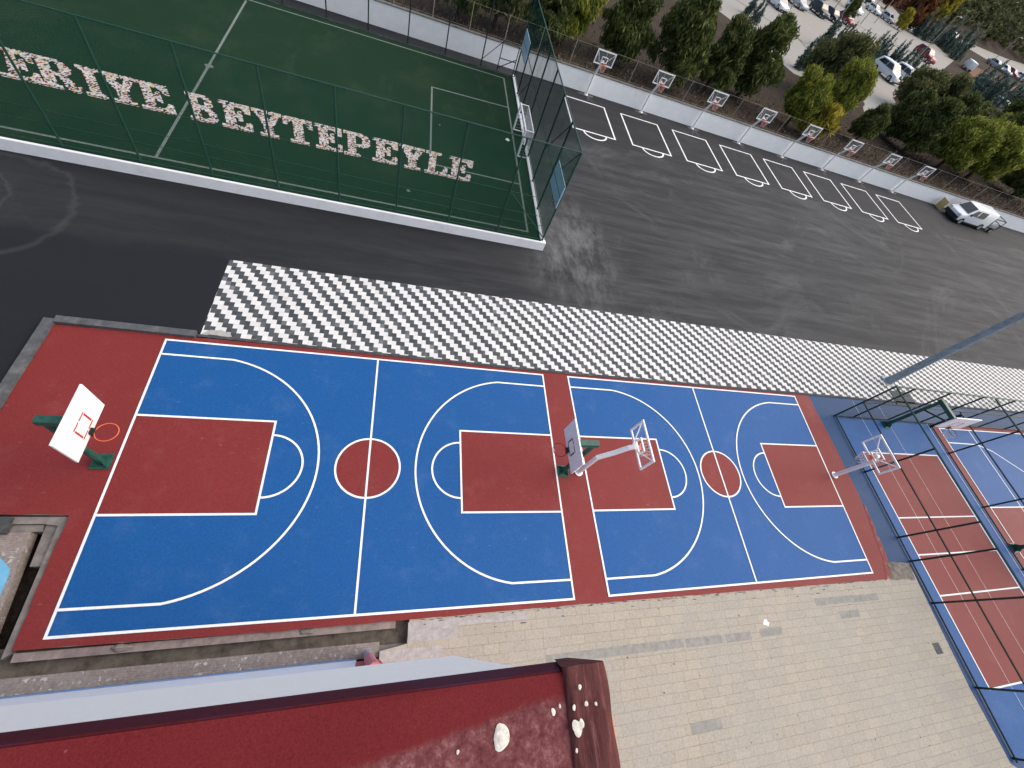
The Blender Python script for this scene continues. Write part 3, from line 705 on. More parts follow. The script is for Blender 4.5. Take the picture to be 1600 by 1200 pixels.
# goal
gl = empty('football_goal', (px_(6.40), py_(19.54), ZP)); tag(gl, 'white football goal with net at right end of the green pitch', 'goal')
mb = MB()
for sy in (-1.33, 1.33): mb.tube([(0, sy, 0), (0, sy, 1.45)], 0.05, 8)
mb.tube([(0, -1.38, 1.45), (0, 1.38, 1.45)], 0.05, 8); mb.build('front_frame', 'white_metal', gl)
mb = MB()
for sy in (-1.33, 1.33): mb.tube([(0, sy, 1.45), (0.45, sy, 1.45), (0.55, sy, 0.02), (0, sy, 0.02)], 0.03, 6); mb.tube([(0.02, sy, 0.75), (0.5, sy, 0.6)], 0.02, 6)
mb.tube([(0.45, -1.33, 1.45), (0.45, 1.33, 1.45)], 0.03, 6); mb.tube([(0.55, -1.33, 0.02), (0.55, 1.33, 0.02)], 0.03, 6); mb.build('rear_frame', 'white_metal', gl)
mb = MB()
for i in range(23):
    y = -1.3 + i * 2.6 / 22; mb.tube([(0.02, y, 1.44), (0.46, y, 1.44), (0.56, y, 0.05)], 0.007, 3)
for i in range(12):
    q = i / 11; x = 0.46 + .1 * q; mb.tube([(x, -1.3, 1.44 - 1.4 * q), (x, 1.3, 1.44 - 1.4 * q)], 0.006, 3)
for sy in (-1.33, 1.33):
    for i in range(1, 8): mb.tube([(0.02, sy, 1.45 * i / 8), (0.54, sy, 1.45 * i / 8)], 0.006, 3)
mb.build('net', 'net_white', gl)
splat('paper_scrap', 793, 218, 0.17, ZP + .005, 'white scrap lying on the turf in front of the goal', 'litter', seed=4)
splat('paper_scrap', 638, 298, 0.10, ZP + .005, 'pale scrap on the turf between the lettering and the low wall', 'litter', 'worn_line_paint', seed=6)
splat('paper_scrap', 687, 195, 0.08, ZP + .005, 'tiny pale scrap on turf inside the penalty box', 'litter', 'worn_line_paint', seed=8)
splat('paint_splash', 327, 103, 0.22, ZP + .009, 'pale spot at the middle of the halfway line', 'splash', 'worn_line_paint', seed=9)

gl.scale = (KP, KP, KP)
# ================================================================== LETTERS ON THE TURF
def inside(poly, x, y):
    c = False; j = len(poly) - 1
    for i in range(len(poly)):
        xi, yi = poly[i]; xj, yj = poly[j]
        if (yi > y) != (yj > y) and x < (xj - xi) * (y - yi) / (yj - yi) + xi: c = not c
        j = i
    return c
def arcp(cx, cy, rx, ry, a0, a1, n_=14):
    return [(cx + rx * math.cos(R(a0 + (a1 - a0) * i / n_)), cy + ry * math.sin(R(a0 + (a1 - a0) * i / n_))) for i in range(n_ + 1)]
E_ = [[(0, 0), (1, 0), (1, .33), (.86, .33), (.80, .22), (.68, .15), (.44, .13), (.44, .46), (.55, .45), (.60, .34), (.70, .34), (.70, .70), (.60, .70), (.55, .58), (.44, .57), (.44, .87),
       (.66, .86), (.78, .79), (.84, .67), (.98, .67), (.98, 1), (0, 1), (0, .89), (.14, .87), (.14, .13), (0, .11)]]
B_ = [[(0, 0)] + arcp(.62, .27, .38, .27, -90, 70) + [(.70, .52)] + arcp(.60, .755, .34, .245, -50, 90) + [(0, 1), (0, .89), (.14, .87), (.14, .13), (0, .11)],
      arcp(.58, .28, .15, .15, -90, 90) + [(.42, .43), (.42, .13)], arcp(.56, .735, .13, .135, -90, 90) + [(.42, .87), (.42, .60)]]
P_ = [[(0, 0), (.60, 0), (.60, .11), (.44, .13), (.44, .40)] + arcp(.62, .70, .38, .30, -90, 90) + [(0, 1), (0, .89), (.14, .87), (.14, .13), (0, .11)],
      arcp(.58, .70, .16, .17, -90, 90) + [(.44, .87), (.44, .53)]]
R_ = [[(0, 0), (.50, 0), (.50, .11), (.40, .13), (.40, .44), (.50, .43), (.58, .36), (.62, .12), (.70, .02), (.82, -.01), (.97, .03), (1, .20), (.90, .20), (.87, .13), (.84, .15), (.83, .32), (.74, .47)] + arcp(.58, .735, .34, .265, -60, 90) + [(0, 1), (0, .89), (.12, .87), (.12, .13), (0, .11)],
      arcp(.54, .725, .13, .145, -90, 90) + [(.40, .87), (.40, .58)]]
I_ = [[(0, 0), (1, 0), (1, .12), (.72, .14), (.72, .86), (1, .88), (1, 1), (0, 1), (0, .88), (.28, .86), (.28, .14), (0, .12)]]
Y_ = [[(.22, 0), (.80, 0), (.80, .11), (.66, .13), (.66, .42), (.90, .87), (1, .89), (1, 1), (.60, 1), (.60, .89), (.70, .87), (.56, .58), (.42, .87), (.52, .89), (.52, 1), (0, 1), (0, .89), (.10, .87), (.36, .42), (.36, .13), (.22, .11)]]
T_ = [[(.22, 0), (.80, 0), (.80, .11), (.66, .13), (.66, .87), (.78, .83), (.87, .67), (1, .67), (1, 1), (0, 1), (0, .67), (.13, .67), (.22, .83), (.36, .87), (.36, .13), (.22, .11)]]
L_ = [[(0, 0), (1, 0), (1, .40), (.87, .40), (.80, .22), (.66, .14), (.44, .13), (.44, .87), (.62, .89), (.62, 1), (0, 1), (0, .89), (.14, .87), (.14, .13), (0, .11)]]
GL = dict(E=E_, B=B_, P=P_, R=R_, I=I_, Y=Y_, T=T_, L=L_)
YT, YB = py_(16.66), py_(14.80)
def letter(ch, xt0, xt1, xb0, xb1, lab):
    """slab letter laid out of small printed sheets; top edge xt0..xt1, foot xb0..xb1"""
    polys = GL[ch]; w_ = max(xt1 - xt0, xb1 - xb0); cell = 0.055
    ox = (xt0 + xt1 + xb0 + xb1) / 4; vs = []; fs = []
    nx = int(w_ / cell); ny = int((YT - YB) / (cell * 1.0))
    for j in range(-1, ny + 1):
        for i in range(nx):
            u = (i + .5) / nx; v = (j + .5) / ny
            hit = False
            for du, dv in ((0, 0), (.014, 0), (-.014, 0), (0, .008), (0, -.008)):
                if inside(polys[0], u + du, v + dv) and not any(inside(h, u + du, v + dv) for h in polys[1:]): hit = True; break
            if not hit: continue
            def P(uu, vv):
                a = xb0 + (xb1 - xb0) * uu; b = xt0 + (xt1 - xt0) * uu
                return a + (b - a) * vv - ox, (YT - YB) * (vv - .5)
            x, y = P(u, v); a = random.uniform(-.5, .5); s = cell * random.uniform(.50, .68); s2 = cell * random.uniform(.50, .68); zz = random.uniform(0, .012)
            ca, sa = math.cos(a), math.sin(a)
            k0 = len(vs)
            for (p, q) in ((-s, -s2), (s, -s2), (s, s2), (-s, s2)):
                vs.append((x + p * ca - q * sa, y + p * sa + q * ca, zz + 0.002 * random.random()))
            fs.append((k0, k0 + 1, k0 + 2, k0 + 3))
    mb = MB(); mb.v = vs; mb.f = fs
    o = mb.build('paper_letter', 'printed_sheets'); o.location = (ox, (YT + YB) / 2, ZP + 0.012)
    return tag(o, lab, 'letter', 'letters laid on the turf')
def gx(u, v): return G(u, v, ZP).x
LT = [('I', (-40, 62), (-8, 71), (-22, 108), (5, 121), 'partly cut off slab letter I at the left edge of the turf lettering'),
      ('E', (-3, 73), (42.5, 84), (9.4, 117.5), (70, 136), 'letter E of printed sheets on turf, just left of the letter R'),
      ('R', (43.8, 85), (106, 100), (71, 131), (134, 149), 'letter R of printed sheets, the only R on the turf'),
      ('I', (114, 102.5), (148, 113), (138.8, 149), (170.6, 158.7), 'letter I of printed sheets on turf, between R and Y'),
      ('Y', (150, 111.4), (207, 127), (168, 155), (228, 171), 'letter Y of printed sheets, just left of the E by the halfway line'),
      ('E', (206.8, 124.9), (259, 136), (226.5, 166.5), (277, 182), 'letter E of printed sheets ending first word, touching left side of halfway line'),
      ('B', (287.5, 143), (330, 153), (301.4, 184), (346, 194), 'letter B of printed sheets, across the halfway line, starting second word'),
      ('E', (339, 155.9), (388.5, 168), (350, 196), (397.5, 208), 'letter E of printed sheets right after the B'),
      ('Y', (391.4, 168.8), (439, 178.4), (401, 206), (446, 218), 'letter Y of printed sheets, between an E and the T'),
      ('T', (441, 179), (486.7, 190.4), (446, 220), (493, 231), 'letter T of printed sheets, the only T on the turf'),
      ('E', (490, 192), (533.4, 201), (494.6, 231), (536, 239), 'letter E of printed sheets, between the T and the P'),
      ('P', (536.7, 202.7), (577, 212), (538.4, 238), (581, 249), 'letter P of printed sheets, the only P on the turf'),
      ('E', (582.3, 213), (622, 222.6), (582.3, 250), (620.4, 258), 'letter E of printed sheets right after the P'),
      ('Y', (624.9, 223.7), (663.7, 232), (622, 259), (664, 267), 'letter Y of printed sheets, rightmost of the three Y letters'),
      ('L', (666.5, 233.3), (703, 241), (663, 268), (697, 275), 'letter L of printed sheets, next to the last E'),
      ('E', (702.5, 241), (739.6, 248.5), (699, 274.5), (733.4, 283), 'last letter E of printed sheets, nearest the goal')]
for ch, a, b, c, d, lab in LT:
    letter(ch, gx(*a), gx(*b), gx(*c), gx(*d), lab)

# ================================================================== BASKETBALL HOOPS
def rim_net(t, c, r, rim_mat, net_mat_, net_len=0.38, net=True):
    mb = MB(); mb.ring(c, r, 0.010); rim = mb.build('rim', rim_mat, t, True)
    if net:
        mb = MB(); n_ = 10; c = Vector(c)
        for sgn in (1, -1):
            for i in range(n_):
                pts = []
                for j in range(5):
                    q = j / 4; a = 2 * math.pi * (i + sgn * q * 1.5) / n_; rr = r * (1 - .5 * q)
                    pts.append((c.x + rr * math.cos(a), c.y + rr * math.sin(a), c.z - net_len * q))
                mb.tube(pts, 0.007, 3)
        mb.build('net', net_mat_, rim)
    return rim
def green_hoop(loc, rz, label, reach, zb, zt, w_, board_mat, rim_m, pole_h=2.42, base=True, net=False, mark='red_paint', group='green hoops with solid boards'):
    t = empty('basketball_hoop', loc, rz); tag(t, label, 'basketball hoop', group)
    if base:
        mb = MB(); mb.box((-.20, -.20, 0), (.20, .20, .03))
        for a in range(4):
            c, s = math.cos(a * math.pi / 2 + .78), math.sin(a * math.pi / 2 + .78)
            mb.add([(.05 * c - .01 * s, .05 * s + .01 * c, .03), (.25 * c, .25 * s, .03), (.05 * c + .01 * s, .05 * s - .01 * c, .03), (.05 * c, .05 * s, .32)], [(0, 1, 3), (1, 2, 3), (0, 3, 2)])
        mb.build('base_plate', 'hoop_green', t)
    mb = MB(); mb.tube([(0, 0, .02), (0, 0, pole_h)], [.085, .075], 10); mb.build('pole', 'hoop_green', t)
    zc = (zb + zt) / 2
    mb = MB(); mb.box((-.10, -.085, pole_h - .10), (reach - .06, .085, pole_h + .07)); mb.build('arm', 'hoop_green', t)
    mb = MB(); mb.bar((0.05, 0, pole_h - .75), (reach - .08, 0, zb + .2), .07); mb.build('brace', 'dark_green_metal', t)
    mb = MB(); mb.box((reach - .02, -w_ / 2, zb), (reach + .02, w_ / 2, zt)); bd = mb.build('backboard', board_mat, t)
    mb = MB(); x = reach + .024; s = w_ * .165; h0 = zb + (zt - zb) * .16; h1 = zb + (zt - zb) * .60; k_ = .026
    for (a, b, c, d) in ((-s, s * -.08, h0, h0 + k_), (s * .08, s, h0, h0 + k_), (-s, -s * .08, h1 - k_, h1), (s * .08, s, h1 - k_, h1)): mb.box((x - .003, a, c), (x + .003, b, d))
    for sy in (-s, s - k_ * 1.5): mb.box((x - .003, sy, h0 + .06), (x + .003, sy + k_ * 1.5, h1 - .06))
    mb.build('target_square', mark, bd)
    mb = MB(); mb.box((reach + .02, -.08, zb + .02), (reach + .10, .08, zb + .08)); mb.box((reach + .02, -.07, zb - .06), (reach + .05, .07, zb + .12)); mb.build('rim_bracket', 'dark_plastic' if rim_m == 'rim_orange' else rim_m, t)
    rim_net(t, (reach + .09 + .21, 0, zb + .06), .21, rim_m, 'net_white', net=net)
    return t
green_hoop((-6.26, .03, .006), 0, 'green basketball hoop with cream board and red square at left end of the courts', .56, 1.86, 2.80, 1.36, 'cream_board', 'rim_orange')
green_hoop((6.30, .02, .006), math.pi, 'green basketball hoop with white board on the red strip between the two courts', .60, 1.80, 2.60, 1.40, 'white_metal', 'rim_dark', mark='rim_dark')
green_hoop((24.38, 2.76, .006), -math.pi / 2, 'green basketball hoop with white board inside the nearer caged court', 1.10, 2.12, 2.97, 1.72, 'white_metal', 'rim_dark', pole_h=2.50, net=True)
# hoop of the far caged court: its pole and foot at the right edge
green_hoop((28.35, -3.20, .006), 0, 'green hoop pole on the far caged court at the right edge', 1.3, 2.0, 2.9, 1.7, 'white_metal', 'rim_orange', pole_h=2.5)

def white_hoop(loc, rz, label, bend, reach, zb, zt, w_, zarm, foot=True, net_m='net_white', group=None, rim_m='rim_orange', mid=None):
    """white pole that bends forward to a clear board in a white frame"""
    t = empty('basketball_hoop', loc, rz); tag(t, label, 'basketball hoop', group)
    pts = [(0, 0, 0), (0, 0, bend)] + (mid or []) + [(reach - .16, 0, zarm), (reach - .05, 0, zarm)]
    mb = MB(); mb.tube(pts, .078, 10); mb.build('pole', 'white_metal', t)
    if foot:
        mb = MB(); mb.tube([(0, 0, 0), (0, 0, .03)], .15, 12); mb.tube([(0, 0, .03), (0, 0, .12)], [.10, .07], 12); mb.build('foot', 'white_metal', t)
    k_ = .062; x0, x1 = reach - .022, reach + .022; h = w_ / 2
    mb = MB()
    mb.box((x0, -h, zb), (x1, h, zb + k_)); mb.box((x0, -h, zt - k_), (x1, h, zt)); mb.box((x0, -h, zb + k_), (x1, -h + k_, zt - k_)); mb.box((x0, h - k_, zb + k_), (x1, h, zt - k_))
    fr = mb.build('board_frame', 'white_metal', t)
    mb = MB(); mb.box((reach - .004, -h + k_, zb + k_), (reach + .004, h - k_, zt - k_)); mb.build('clear_panel', 'clear_board', fr)
    mb = MB(); s = .22; a0 = zb + .12; a1 = zb + (zt - zb) * .58; q = .035
    mb.box((x0 - .002, -s, a0), (x1 + .002, s, a0 + q)); mb.box((x0 - .002, -s, a1 - q), (x1 + .002, s, a1)); mb.box((x0 - .002, -s, a0 + q), (x1 + .002, -s + q, a1 - q)); mb.box((x0 - .002, s - q, a0 + q), (x1 + .002, s, a1 - q))
    mb.build('target_square', 'white_metal', fr)
    e_ = Vector(pts[-3]) * .45 + Vector(pts[-2]) * .55
    for sy in (-1, 1):
        mb = MB(); mb.tube([tuple(e_), (reach - .02, sy * (h - .06), zt - .08)], .02, 6); mb.build('brace', 'white_metal', t)
    mb = MB(); mb.box((reach - .05, -.075, zb + .04), (reach + .10, .075, zb + .15)); mb.build('rim_bracket', rim_m, t)
    rim_net(t, (reach + .10 + .22, 0, zb + .10), .22, rim_m, net_m)
    return t
white_hoop((6.889, 0, .006), 0, 'white gooseneck hoop with clear board standing by the strip between the two courts', 1.41, .91, 2.17, 2.91, 1.33, 2.36, mid=[(.36, 0, 1.85), (.62, 0, 2.28)])
white_hoop((19.10, .08, .006), math.pi, 'white gooseneck hoop with clear board at right end of the second court', 1.61, .70, 2.03, 2.80, 1.34, 2.22)
where = ['nearest the pitch fence, first of the row', 'second along the white wall from the pitch', 'third along the white wall from the pitch', 'fourth along the white wall from the pitch',
         'fifth along the white wall, fourth from the van', 'sixth along the white wall, third from the van', 'seventh along the white wall, second from the van', 'last of the row, nearest the white van']
w0 = white_hoop((HX[0], HY, .004), -math.pi / 2, '', 1.33, .72, 2.20, 3.01, 1.36, 2.36, net_m='net_pink', group='white hoops along the boundary wall')
for i, x in enumerate(HX):
    o = w0 if i == 0 else copy_tree(w0)
    o.location = (x, HY, .004); o['label'] = 'white hoop with clear board, ' + where[i]

mb = MB(); rp = random.Random(11)
for x in HX:
    k_ = [(x + rp.uniform(.3, .55) * math.cos(a) * 1.3, HY - .02 + rp.uniform(.16, .26) * math.sin(a)) for a in [i * math.pi / 8 for i in range(16)]]
    mb.prism(k_, .003, .0125)
    for q in range(4):
        a = rp.uniform(-2.2, -.9); l_ = rp.uniform(.3, .9)
        mb.add([(x, HY - .15, .013), (x + l_ * math.cos(a), HY - .15 + l_ * math.sin(a), .013), (x + l_ * math.cos(a) + .05, HY - .15 + l_ * math.sin(a), .013), (x + .06, HY - .15, .013)], [(0, 1, 2, 3)])
tag(mb.build('pole_footing', 'footing_grey'), kind='structure')
mb = MB(); mb.prism(ragged([(-5.15, 4.17), (-4.35, 4.16), (-4.45, 4.34), (-4.95, 4.36)], .12, .03), .004, .014); tag(mb.build('mortar_smear', 'mortar_pale'), kind='structure')
# ================================================================== CAGED COURTS
flat('blue_caged_court', [(21.10, -9.55), (27.9, -12), (27.9, 2.95), (21.10, 2.95)], .0055, 'court_blue')
mk = MB(); mk.quad(*[(x, y, .009) for x, y in ((21.68, -7.72), (26.95, -7.72), (26.95, 1.21), (21.68, 1.21))])
tag(mk.build('red_caged_court', 'court_red'), kind='structure')
ml = MB()
stripe(ml, [(21.68, -7.72), (26.95, -7.72), (26.95, 1.21), (21.68, 1.21)], .055, .014, True)
for y in (-1.76, -3.245, -4.745): stripe(ml, [(21.68, y), (26.95, y)], .055, .015)
for x in (22.9, 24.7): stripe(ml, [(x, -10), (x, 4.0)], .012, .012)
stripe(ml, [(27.75, 3.0), (27.75, -10)], .03, .014)
flat('far_red_surround', [(28.02, 3.05), (45, 3.1), (45, -12), (28.02, -12)], .005, 'court_red')
flat('far_blue_court', [(28.56, 2.78), (45, 2.86), (45, -12), (28.56, -12)], .009, 'court_blue')
mk = MB(); mk.quad(*[(x, y, .013) for x, y in ((28.58, -4.9), (31.9, -4.9), (31.9, -1.37), (28.58, -1.37))]); tag(mk.build('red_court_key', 'court_red'), kind='structure')
stripe(ml, [(45, 2.86), (28.53, 2.78), (28.58, -12)], .055, .018)
stripe(ml, [(31.02, 2.8), (31.05, -12)], .055, .0185)
stripe(ml, [(28.58, -1.37), (31.9, -1.37), (31.9, -4.9)], .055, .019)
stripe(ml, [(28.53, 1.97), (30.9, 1.95), (31.9, 1.6), (33.5, .47), (34.6, -1.2), (34.9, -3)], .055, .0195)
tag(ml.build('caged_court_line_marking', 'line_paint'), kind='structure')
CH = 2.84
def cage(name, loc, label, ends, posts, axis, mat='dark_green_metal'):
    t = empty(name, loc); tag(t, label, 'fence', 'dark green cage fences')
    P = (lambda s, z: (0, s, z)) if axis == 'y' else (lambda s, z: (s, 0, z))
    for s in posts:
        mb = MB(); mb.tube([P(s, 0), P(s, CH)], .036, 8); mb.build('post', mat, t)
    for zz, rr, m_ in ((.06, .03, mat), (1.42, .032, mat), (CH, .036, 'green_metal')):
        mb = MB(); mb.tube([P(ends[0], zz), P(ends[1], zz)], rr, 6); mb.build('rail', m_, t)
    mb = MB(); mb.quad(P(ends[0], .05), P(ends[1], .05), P(ends[1], CH), P(ends[0], CH)); mb.build('mesh', 'net_cage', t)
    return t
cage('court_fence', (21.03, 0, .004), 'dark green cage fence beside the beige paving, left side of nearer caged court', (-9.6, 3.03), [.243, -2.54, -3.454, -4.95, -7.6, -9.5], 'y')
cage('court_fence', (0, 3.05, .004), 'dark green cage fence along the striped pavers at far end of caged courts', (21.03, 46), [21.03, 22.29, 24.75, 27.2, 29.65, 32.1, 34.55, 37.0, 39.4], 'x')
dv = cage('court_fence', (27.92, 0, .004), 'dark green cage fence dividing the two caged courts', (-11, 3.0), [1.34, -1.365, -4.1, -6.8], 'y')
mb = MB(); mb.tube([(0, 2.85, 0), (0, 2.85, 1.45)], .07, 8); mb.build('post', 'dark_green_metal', dv)

# lamp pole
lp = empty('lamp_post', (26.71, 5.51, .008)); tag(lp, 'tall grey galvanised lamp pole standing on the striped pavers', 'lamp post')
mb = MB(); mb.tube([(0, 0, .02), (0, 0, 9.5)], [.20, .12], 8); mb.build('pole', 'galvanised', lp)
mb = MB(); mb.box((-.32, -.32, 0), (.32, .32, .03)); mb.tube([(0, 0, .03), (0, 0, .25)], [.24, .205], 8); mb.build('base_plate', 'galvanised', lp)
mb = MB(); mb.tube([(0, 0, 9.45), (-.9, 0, 9.6)], .05, 8); mb.build('bracket', 'galvanised', lp)
mb = MB(); mb.box((-1.5, -.15, 9.55), (-.85, .15, 9.68)); mb.build('lamp_head', 'galvanised', lp)
mb = MB(); mb.prism([(26.3, 4.0), (27.9, 4.0), (27.9, 4.9), (26.3, 4.9)], .010, .03); 
tag(mb.build('concrete_pad', 'kerb_concrete'), kind='structure')

# ================================================================== SCHOOL BUILDING (the roof edge the view is taken from)
sb = empty('school_building', (0, -6, 0)); tag(sb, 'white school building with dark red roof parapet, seen from its roof edge', 'building')
def bpart(mb, name, mat, par=None):
    mb.v = [(v[0], v[1] + 6, v[2]) for v in mb.v] if True else mb.v
    return mb.build(name, mat, sb if par is None else par)
PZ, PY = 11.42, -4.435
PX = 0.775
# ground floor wall with skirting, entrance recess
mb = MB(); mb.box((-14, -9.5, -0.3), (0.18, -4.74, 6.5)); bpart(mb, 'lower_wall', 'lavender_wall')
mb = MB(); mb.box((-14, -4.739, -0.1), (0.18, -4.715, 0.34)); bpart(mb, 'skirting', 'skirting_blue')
mb = MB(); mb.box((0.181, -9.5, -0.1), (0.70, -4.78, 6.5)); bpart(mb, 'entrance_recess', 'recess_red')
c0 = (0.42, -4.66)
mb = MB(); mb.tube([(c0[0], c0[1], -.05), (c0[0], c0[1], 1.9)], .085, 12); bpart(mb, 'column', 'sky_blue')
mb = MB(); mb.tube([(c0[0], c0[1], 1.9), (c0[0], c0[1], 6.5)], .088, 12); bpart(mb, 'column', 'column_pink')
# upper floors, stepping forward, with a splayed end
mb = MB(); mb.prism([(-14, -4.572), (1.325, -4.60), (1.72, -4.77), (1.72, -9.5), (-14, -9.5)], 6.5, 9.1); mb.prism([(-14, -4.58), (0.98, -4.605), (0.98, -9.5), (-14, -9.5)], 9.101, 10.6); bpart(mb, 'upper_wall', 'facade_white')
mb = MB(); mb.box((-14, -9.5, 10.61), (0.70, -4.62, PZ - .25)); bpart(mb, 'roof_slab', 'roof_dark')
# parapet: lip and top
mb = MB(); mb.box((-9, -5.6, PZ - .22), (PX, PY, PZ - .004)); pl = bpart(mb, 'parapet', 'membrane_lip')
# gently uneven top sheet
mb = MB(); nx, ny = 90, 26
x0_, x1_ = -3.0, PX - .098
vs = []
for j in range(ny + 1):
    for i in range(nx + 1):
        x = x0_ + (x1_ - x0_) * i / nx; y = PY - .004 + (-1.1) * (j / ny) ** 1.4
        h = .003 * math.sin(7 * x + 3 * y) + .0025 * math.sin(17 * x - 9 * y) + random.uniform(-.0008, .0008)
        if j == 0: h = -.004
        vs.append((x, y, PZ + .004 + h))
mb.add(vs, [(j * (nx + 1) + i, (j + 1) * (nx + 1) + i, (j + 1) * (nx + 1) + i + 1, j * (nx + 1) + i + 1) for j in range(ny) for i in range(nx)])
for i_ in range(1): pass
o = bpart(mb, 'parapet_membrane', 'membrane')
for p in o.data.polygons: p.use_smooth = True
# folded flashing along the end of the parapet
mb = MB(); ny = 60; prof = [(-.100, .004), (-.096, .012), (-.078, .013), (-.060, .010), (-.042, .014), (-.022, .016), (-.006, .013), (.006, .006), (.012, -.02), (.013, -.22)]
vs = []
for j in range(ny + 1):
    y = PY + .006 - 1.1 * j / ny
    for k_, (dx_, dz_) in enumerate(prof):
        wv = .004 * math.sin(j * .9 + k_ * 1.7) + .003 * math.sin(j * .37 + k_)
        vs.append((PX + dx_ + wv * .5 + .0009 * j * 0, y, PZ + dz_ + (wv if 0 < k_ < 7 else 0)))
np_ = len(prof)
mb.add(vs, [(j * np_ + k_, (j + 1) * np_ + k_, (j + 1) * np_ + k_ + 1, j * np_ + k_ + 1) for j in range(ny) for k_ in range(np_ - 1)])
mb.add([vs[k_] for k_ in range(np_ - 1)] + [(PX + .013, PY + .006, PZ - .22), (PX - .025, PY + .006, PZ - .22), (PX - .09, PY + .006, PZ - .03)], [tuple(range(np_ + 1, -1, -1))])
o = bpart(mb, 'end_flashing', 'folded_membrane')
for p in o.data.polygons: p.use_smooth = True
mb = MB(); mb.prism([(PX + .0135, -5.6), (PX + .024, -5.6), (PX + .0145, PY - .035), (PX + .0135, PY - .035)], PZ - .22, PZ - .012); bpart(mb, 'orange_edge', 'brick_edge')
# dried filler blob and small drips on the membrane
def blob(u, v, r, mat, seed, nm='filler_blob', base=.005, ht=.008):
    c = G(u, v, PZ + .012); rr = random.Random(seed); mb = MB(); n_ = 18
    ring_o = []; ring_i = []
    for i in range(n_):
        a = 2 * math.pi * i / n_; k_ = 1 + .10 * math.sin(2 * a + seed) + .07 * math.sin(3 * a + 2 * seed) + rr.uniform(-.04, .04)
        ring_o.append((c.x + r[0] * k_ * math.cos(a), c.y + r[1] * k_ * math.sin(a), PZ + base)); ring_i.append((c.x + r[0] * .7 * k_ * math.cos(a), c.y + r[1] * .7 * k_ * math.sin(a), PZ + ht + rr.uniform(-.3, .3) * (ht - base)))
    mb.add(ring_o + ring_i + [(c.x, c.y, PZ + base + .4 * (ht - base))], [(i, (i + 1) % n_, n_ + (i + 1) % n_, n_ + i) for i in range(n_)] + [(n_ + i, n_ + (i + 1) % n_, 2 * n_) for i in range(n_)])
    o = bpart(mb, nm, mat)
    for p in o.data.polygons: p.use_smooth = True
blob(785, 1153, (.0155, .024), 'blob_white', 1)
for s_, (u, v, r) in enumerate(((866, 1113, .005), (876, 1104, .003), (895, 1105, .004), (904, 1073, .004), (914, 1099, .004), (929, 1099, .003), (900, 1137, .011), (907, 1130, .006), (899, 1172, .003), (716, 1176, .003))):
    blob(u, v, (r, r * 1.3), 'blob_white', 10 + s_, 'paint_drip', (.0185 if u > 880 else .007), (.0195 if u > 880 else .008))

# ================================================================== VEGETATION
def leaves(centres, radii, n_, size, elong=1.0, flat_z=1.0, seed=0, upright=0.0):
    r_ = np.random.default_rng(seed)
    centres = np.array(centres, float); radii = np.array(radii, float)
    wgt = radii ** 2; wgt /= wgt.sum()
    idx = r_.choice(len(centres), n_, p=wgt)
    d = r_.normal(size=(n_, 3)); d /= np.linalg.norm(d, axis=1)[:, None]
    rad = radii[idx] * (0.35 + 1.0 * r_.random(n_) ** 0.8)
    pos = centres[idx] + d * rad[:, None] * np.array([1, 1, flat_z])
    a = r_.normal(size=(n_, 3)); a[:, 2] += upright * 2; a /= np.linalg.norm(a, axis=1)[:, None]
    b = np.cross(a, r_.normal(size=(n_, 3))); b /= np.linalg.norm(b, axis=1)[:, None]
    s = size * (0.6 + 0.8 * r_.random(n_))
    A = a * (s * elong)[:, None]; B = b * s[:, None] * 0.5
    V = np.stack([pos - A, pos + B, pos + A, pos - B], 1).reshape(-1, 3)
    return V
def leaf_mesh(name, V, mat):
    n_ = len(V) // 4; me = bpy.data.meshes.new(name)
    me.vertices.add(4 * n_); me.vertices.foreach_set('co', V.astype(np.float32).ravel())
    me.loops.add(4 * n_); me.loops.foreach_set('vertex_index', np.arange(4 * n_, dtype=np.int32))
    me.polygons.add(n_); me.polygons.foreach_set('loop_start', np.arange(0, 4 * n_, 4, dtype=np.int32))
    try: me.polygons.foreach_set('loop_total', np.full(n_, 4, dtype=np.int32))
    except Exception: pass
    me.update(calc_edges=True); me.validate(); me.materials.append(MATS[mat])
    return me
def crown_lobes(h, w_, kind, seed):
    r_ = random.Random(seed); C_, Q = [], []
    n_ = 70 if kind != 'round' else 60
    for i in range(n_):
        if kind == 'pine':
            z_ = h * (0.16 + 0.80 * r_.random()); k_ = (1 - ((z_ / h - .35) / .75) ** 2) if z_ / h > .35 else 0.75 + z_ / h * .7
            m_ = w_ / 2 * max(.12, k_)
        else:
            z_ = h * (0.22 + 0.70 * r_.random()); m_ = w_ / 2 * math.sqrt(max(.08, 1 - ((z_ / h - .55) / .5) ** 2))
        a = r_.uniform(0, 6.283); q = m_ * math.sqrt(r_.random()) * .9
        C_.append((q * math.cos(a), q * math.sin(a), z_)); Q.append(w_ * r_.uniform(.06, .16))
    return C_, Q
PROTO = {}
def tree_proto(key, h, w_, kind, mat, n_, size, seed, elong=2.2, upright=.9):
    C_, Q = crown_lobes(h, w_, kind, seed)
    crown = leaf_mesh('crown', leaves(C_, Q, n_, size, elong, .85, seed, upright), mat)
    mb = MB(); r_ = random.Random(seed)
    mb.tube([(0, 0, -.3), (.05, .03, h * .3), (-.03, .06, h * .62), (0, 0, h * .88)], [.11 + h * .012, .09, .055, .02], 7)
    for i in range(7):
        a = r_.uniform(0, 6.28); z0 = h * r_.uniform(.2, .6); q = w_ * .36
        mb.tube([(0, 0, z0), (q * .5 * math.cos(a), q * .5 * math.sin(a), z0 + h * .07), (q * math.cos(a), q * math.sin(a), z0 + h * .18)], [.05, .032, .012], 5)
    me = bpy.data.meshes.new('trunk'); me.from_pydata(mb.v, [], mb.f); me.update(); me.materials.append(MATS['bark'])
    PROTO[key] = (crown, me, h, w_)
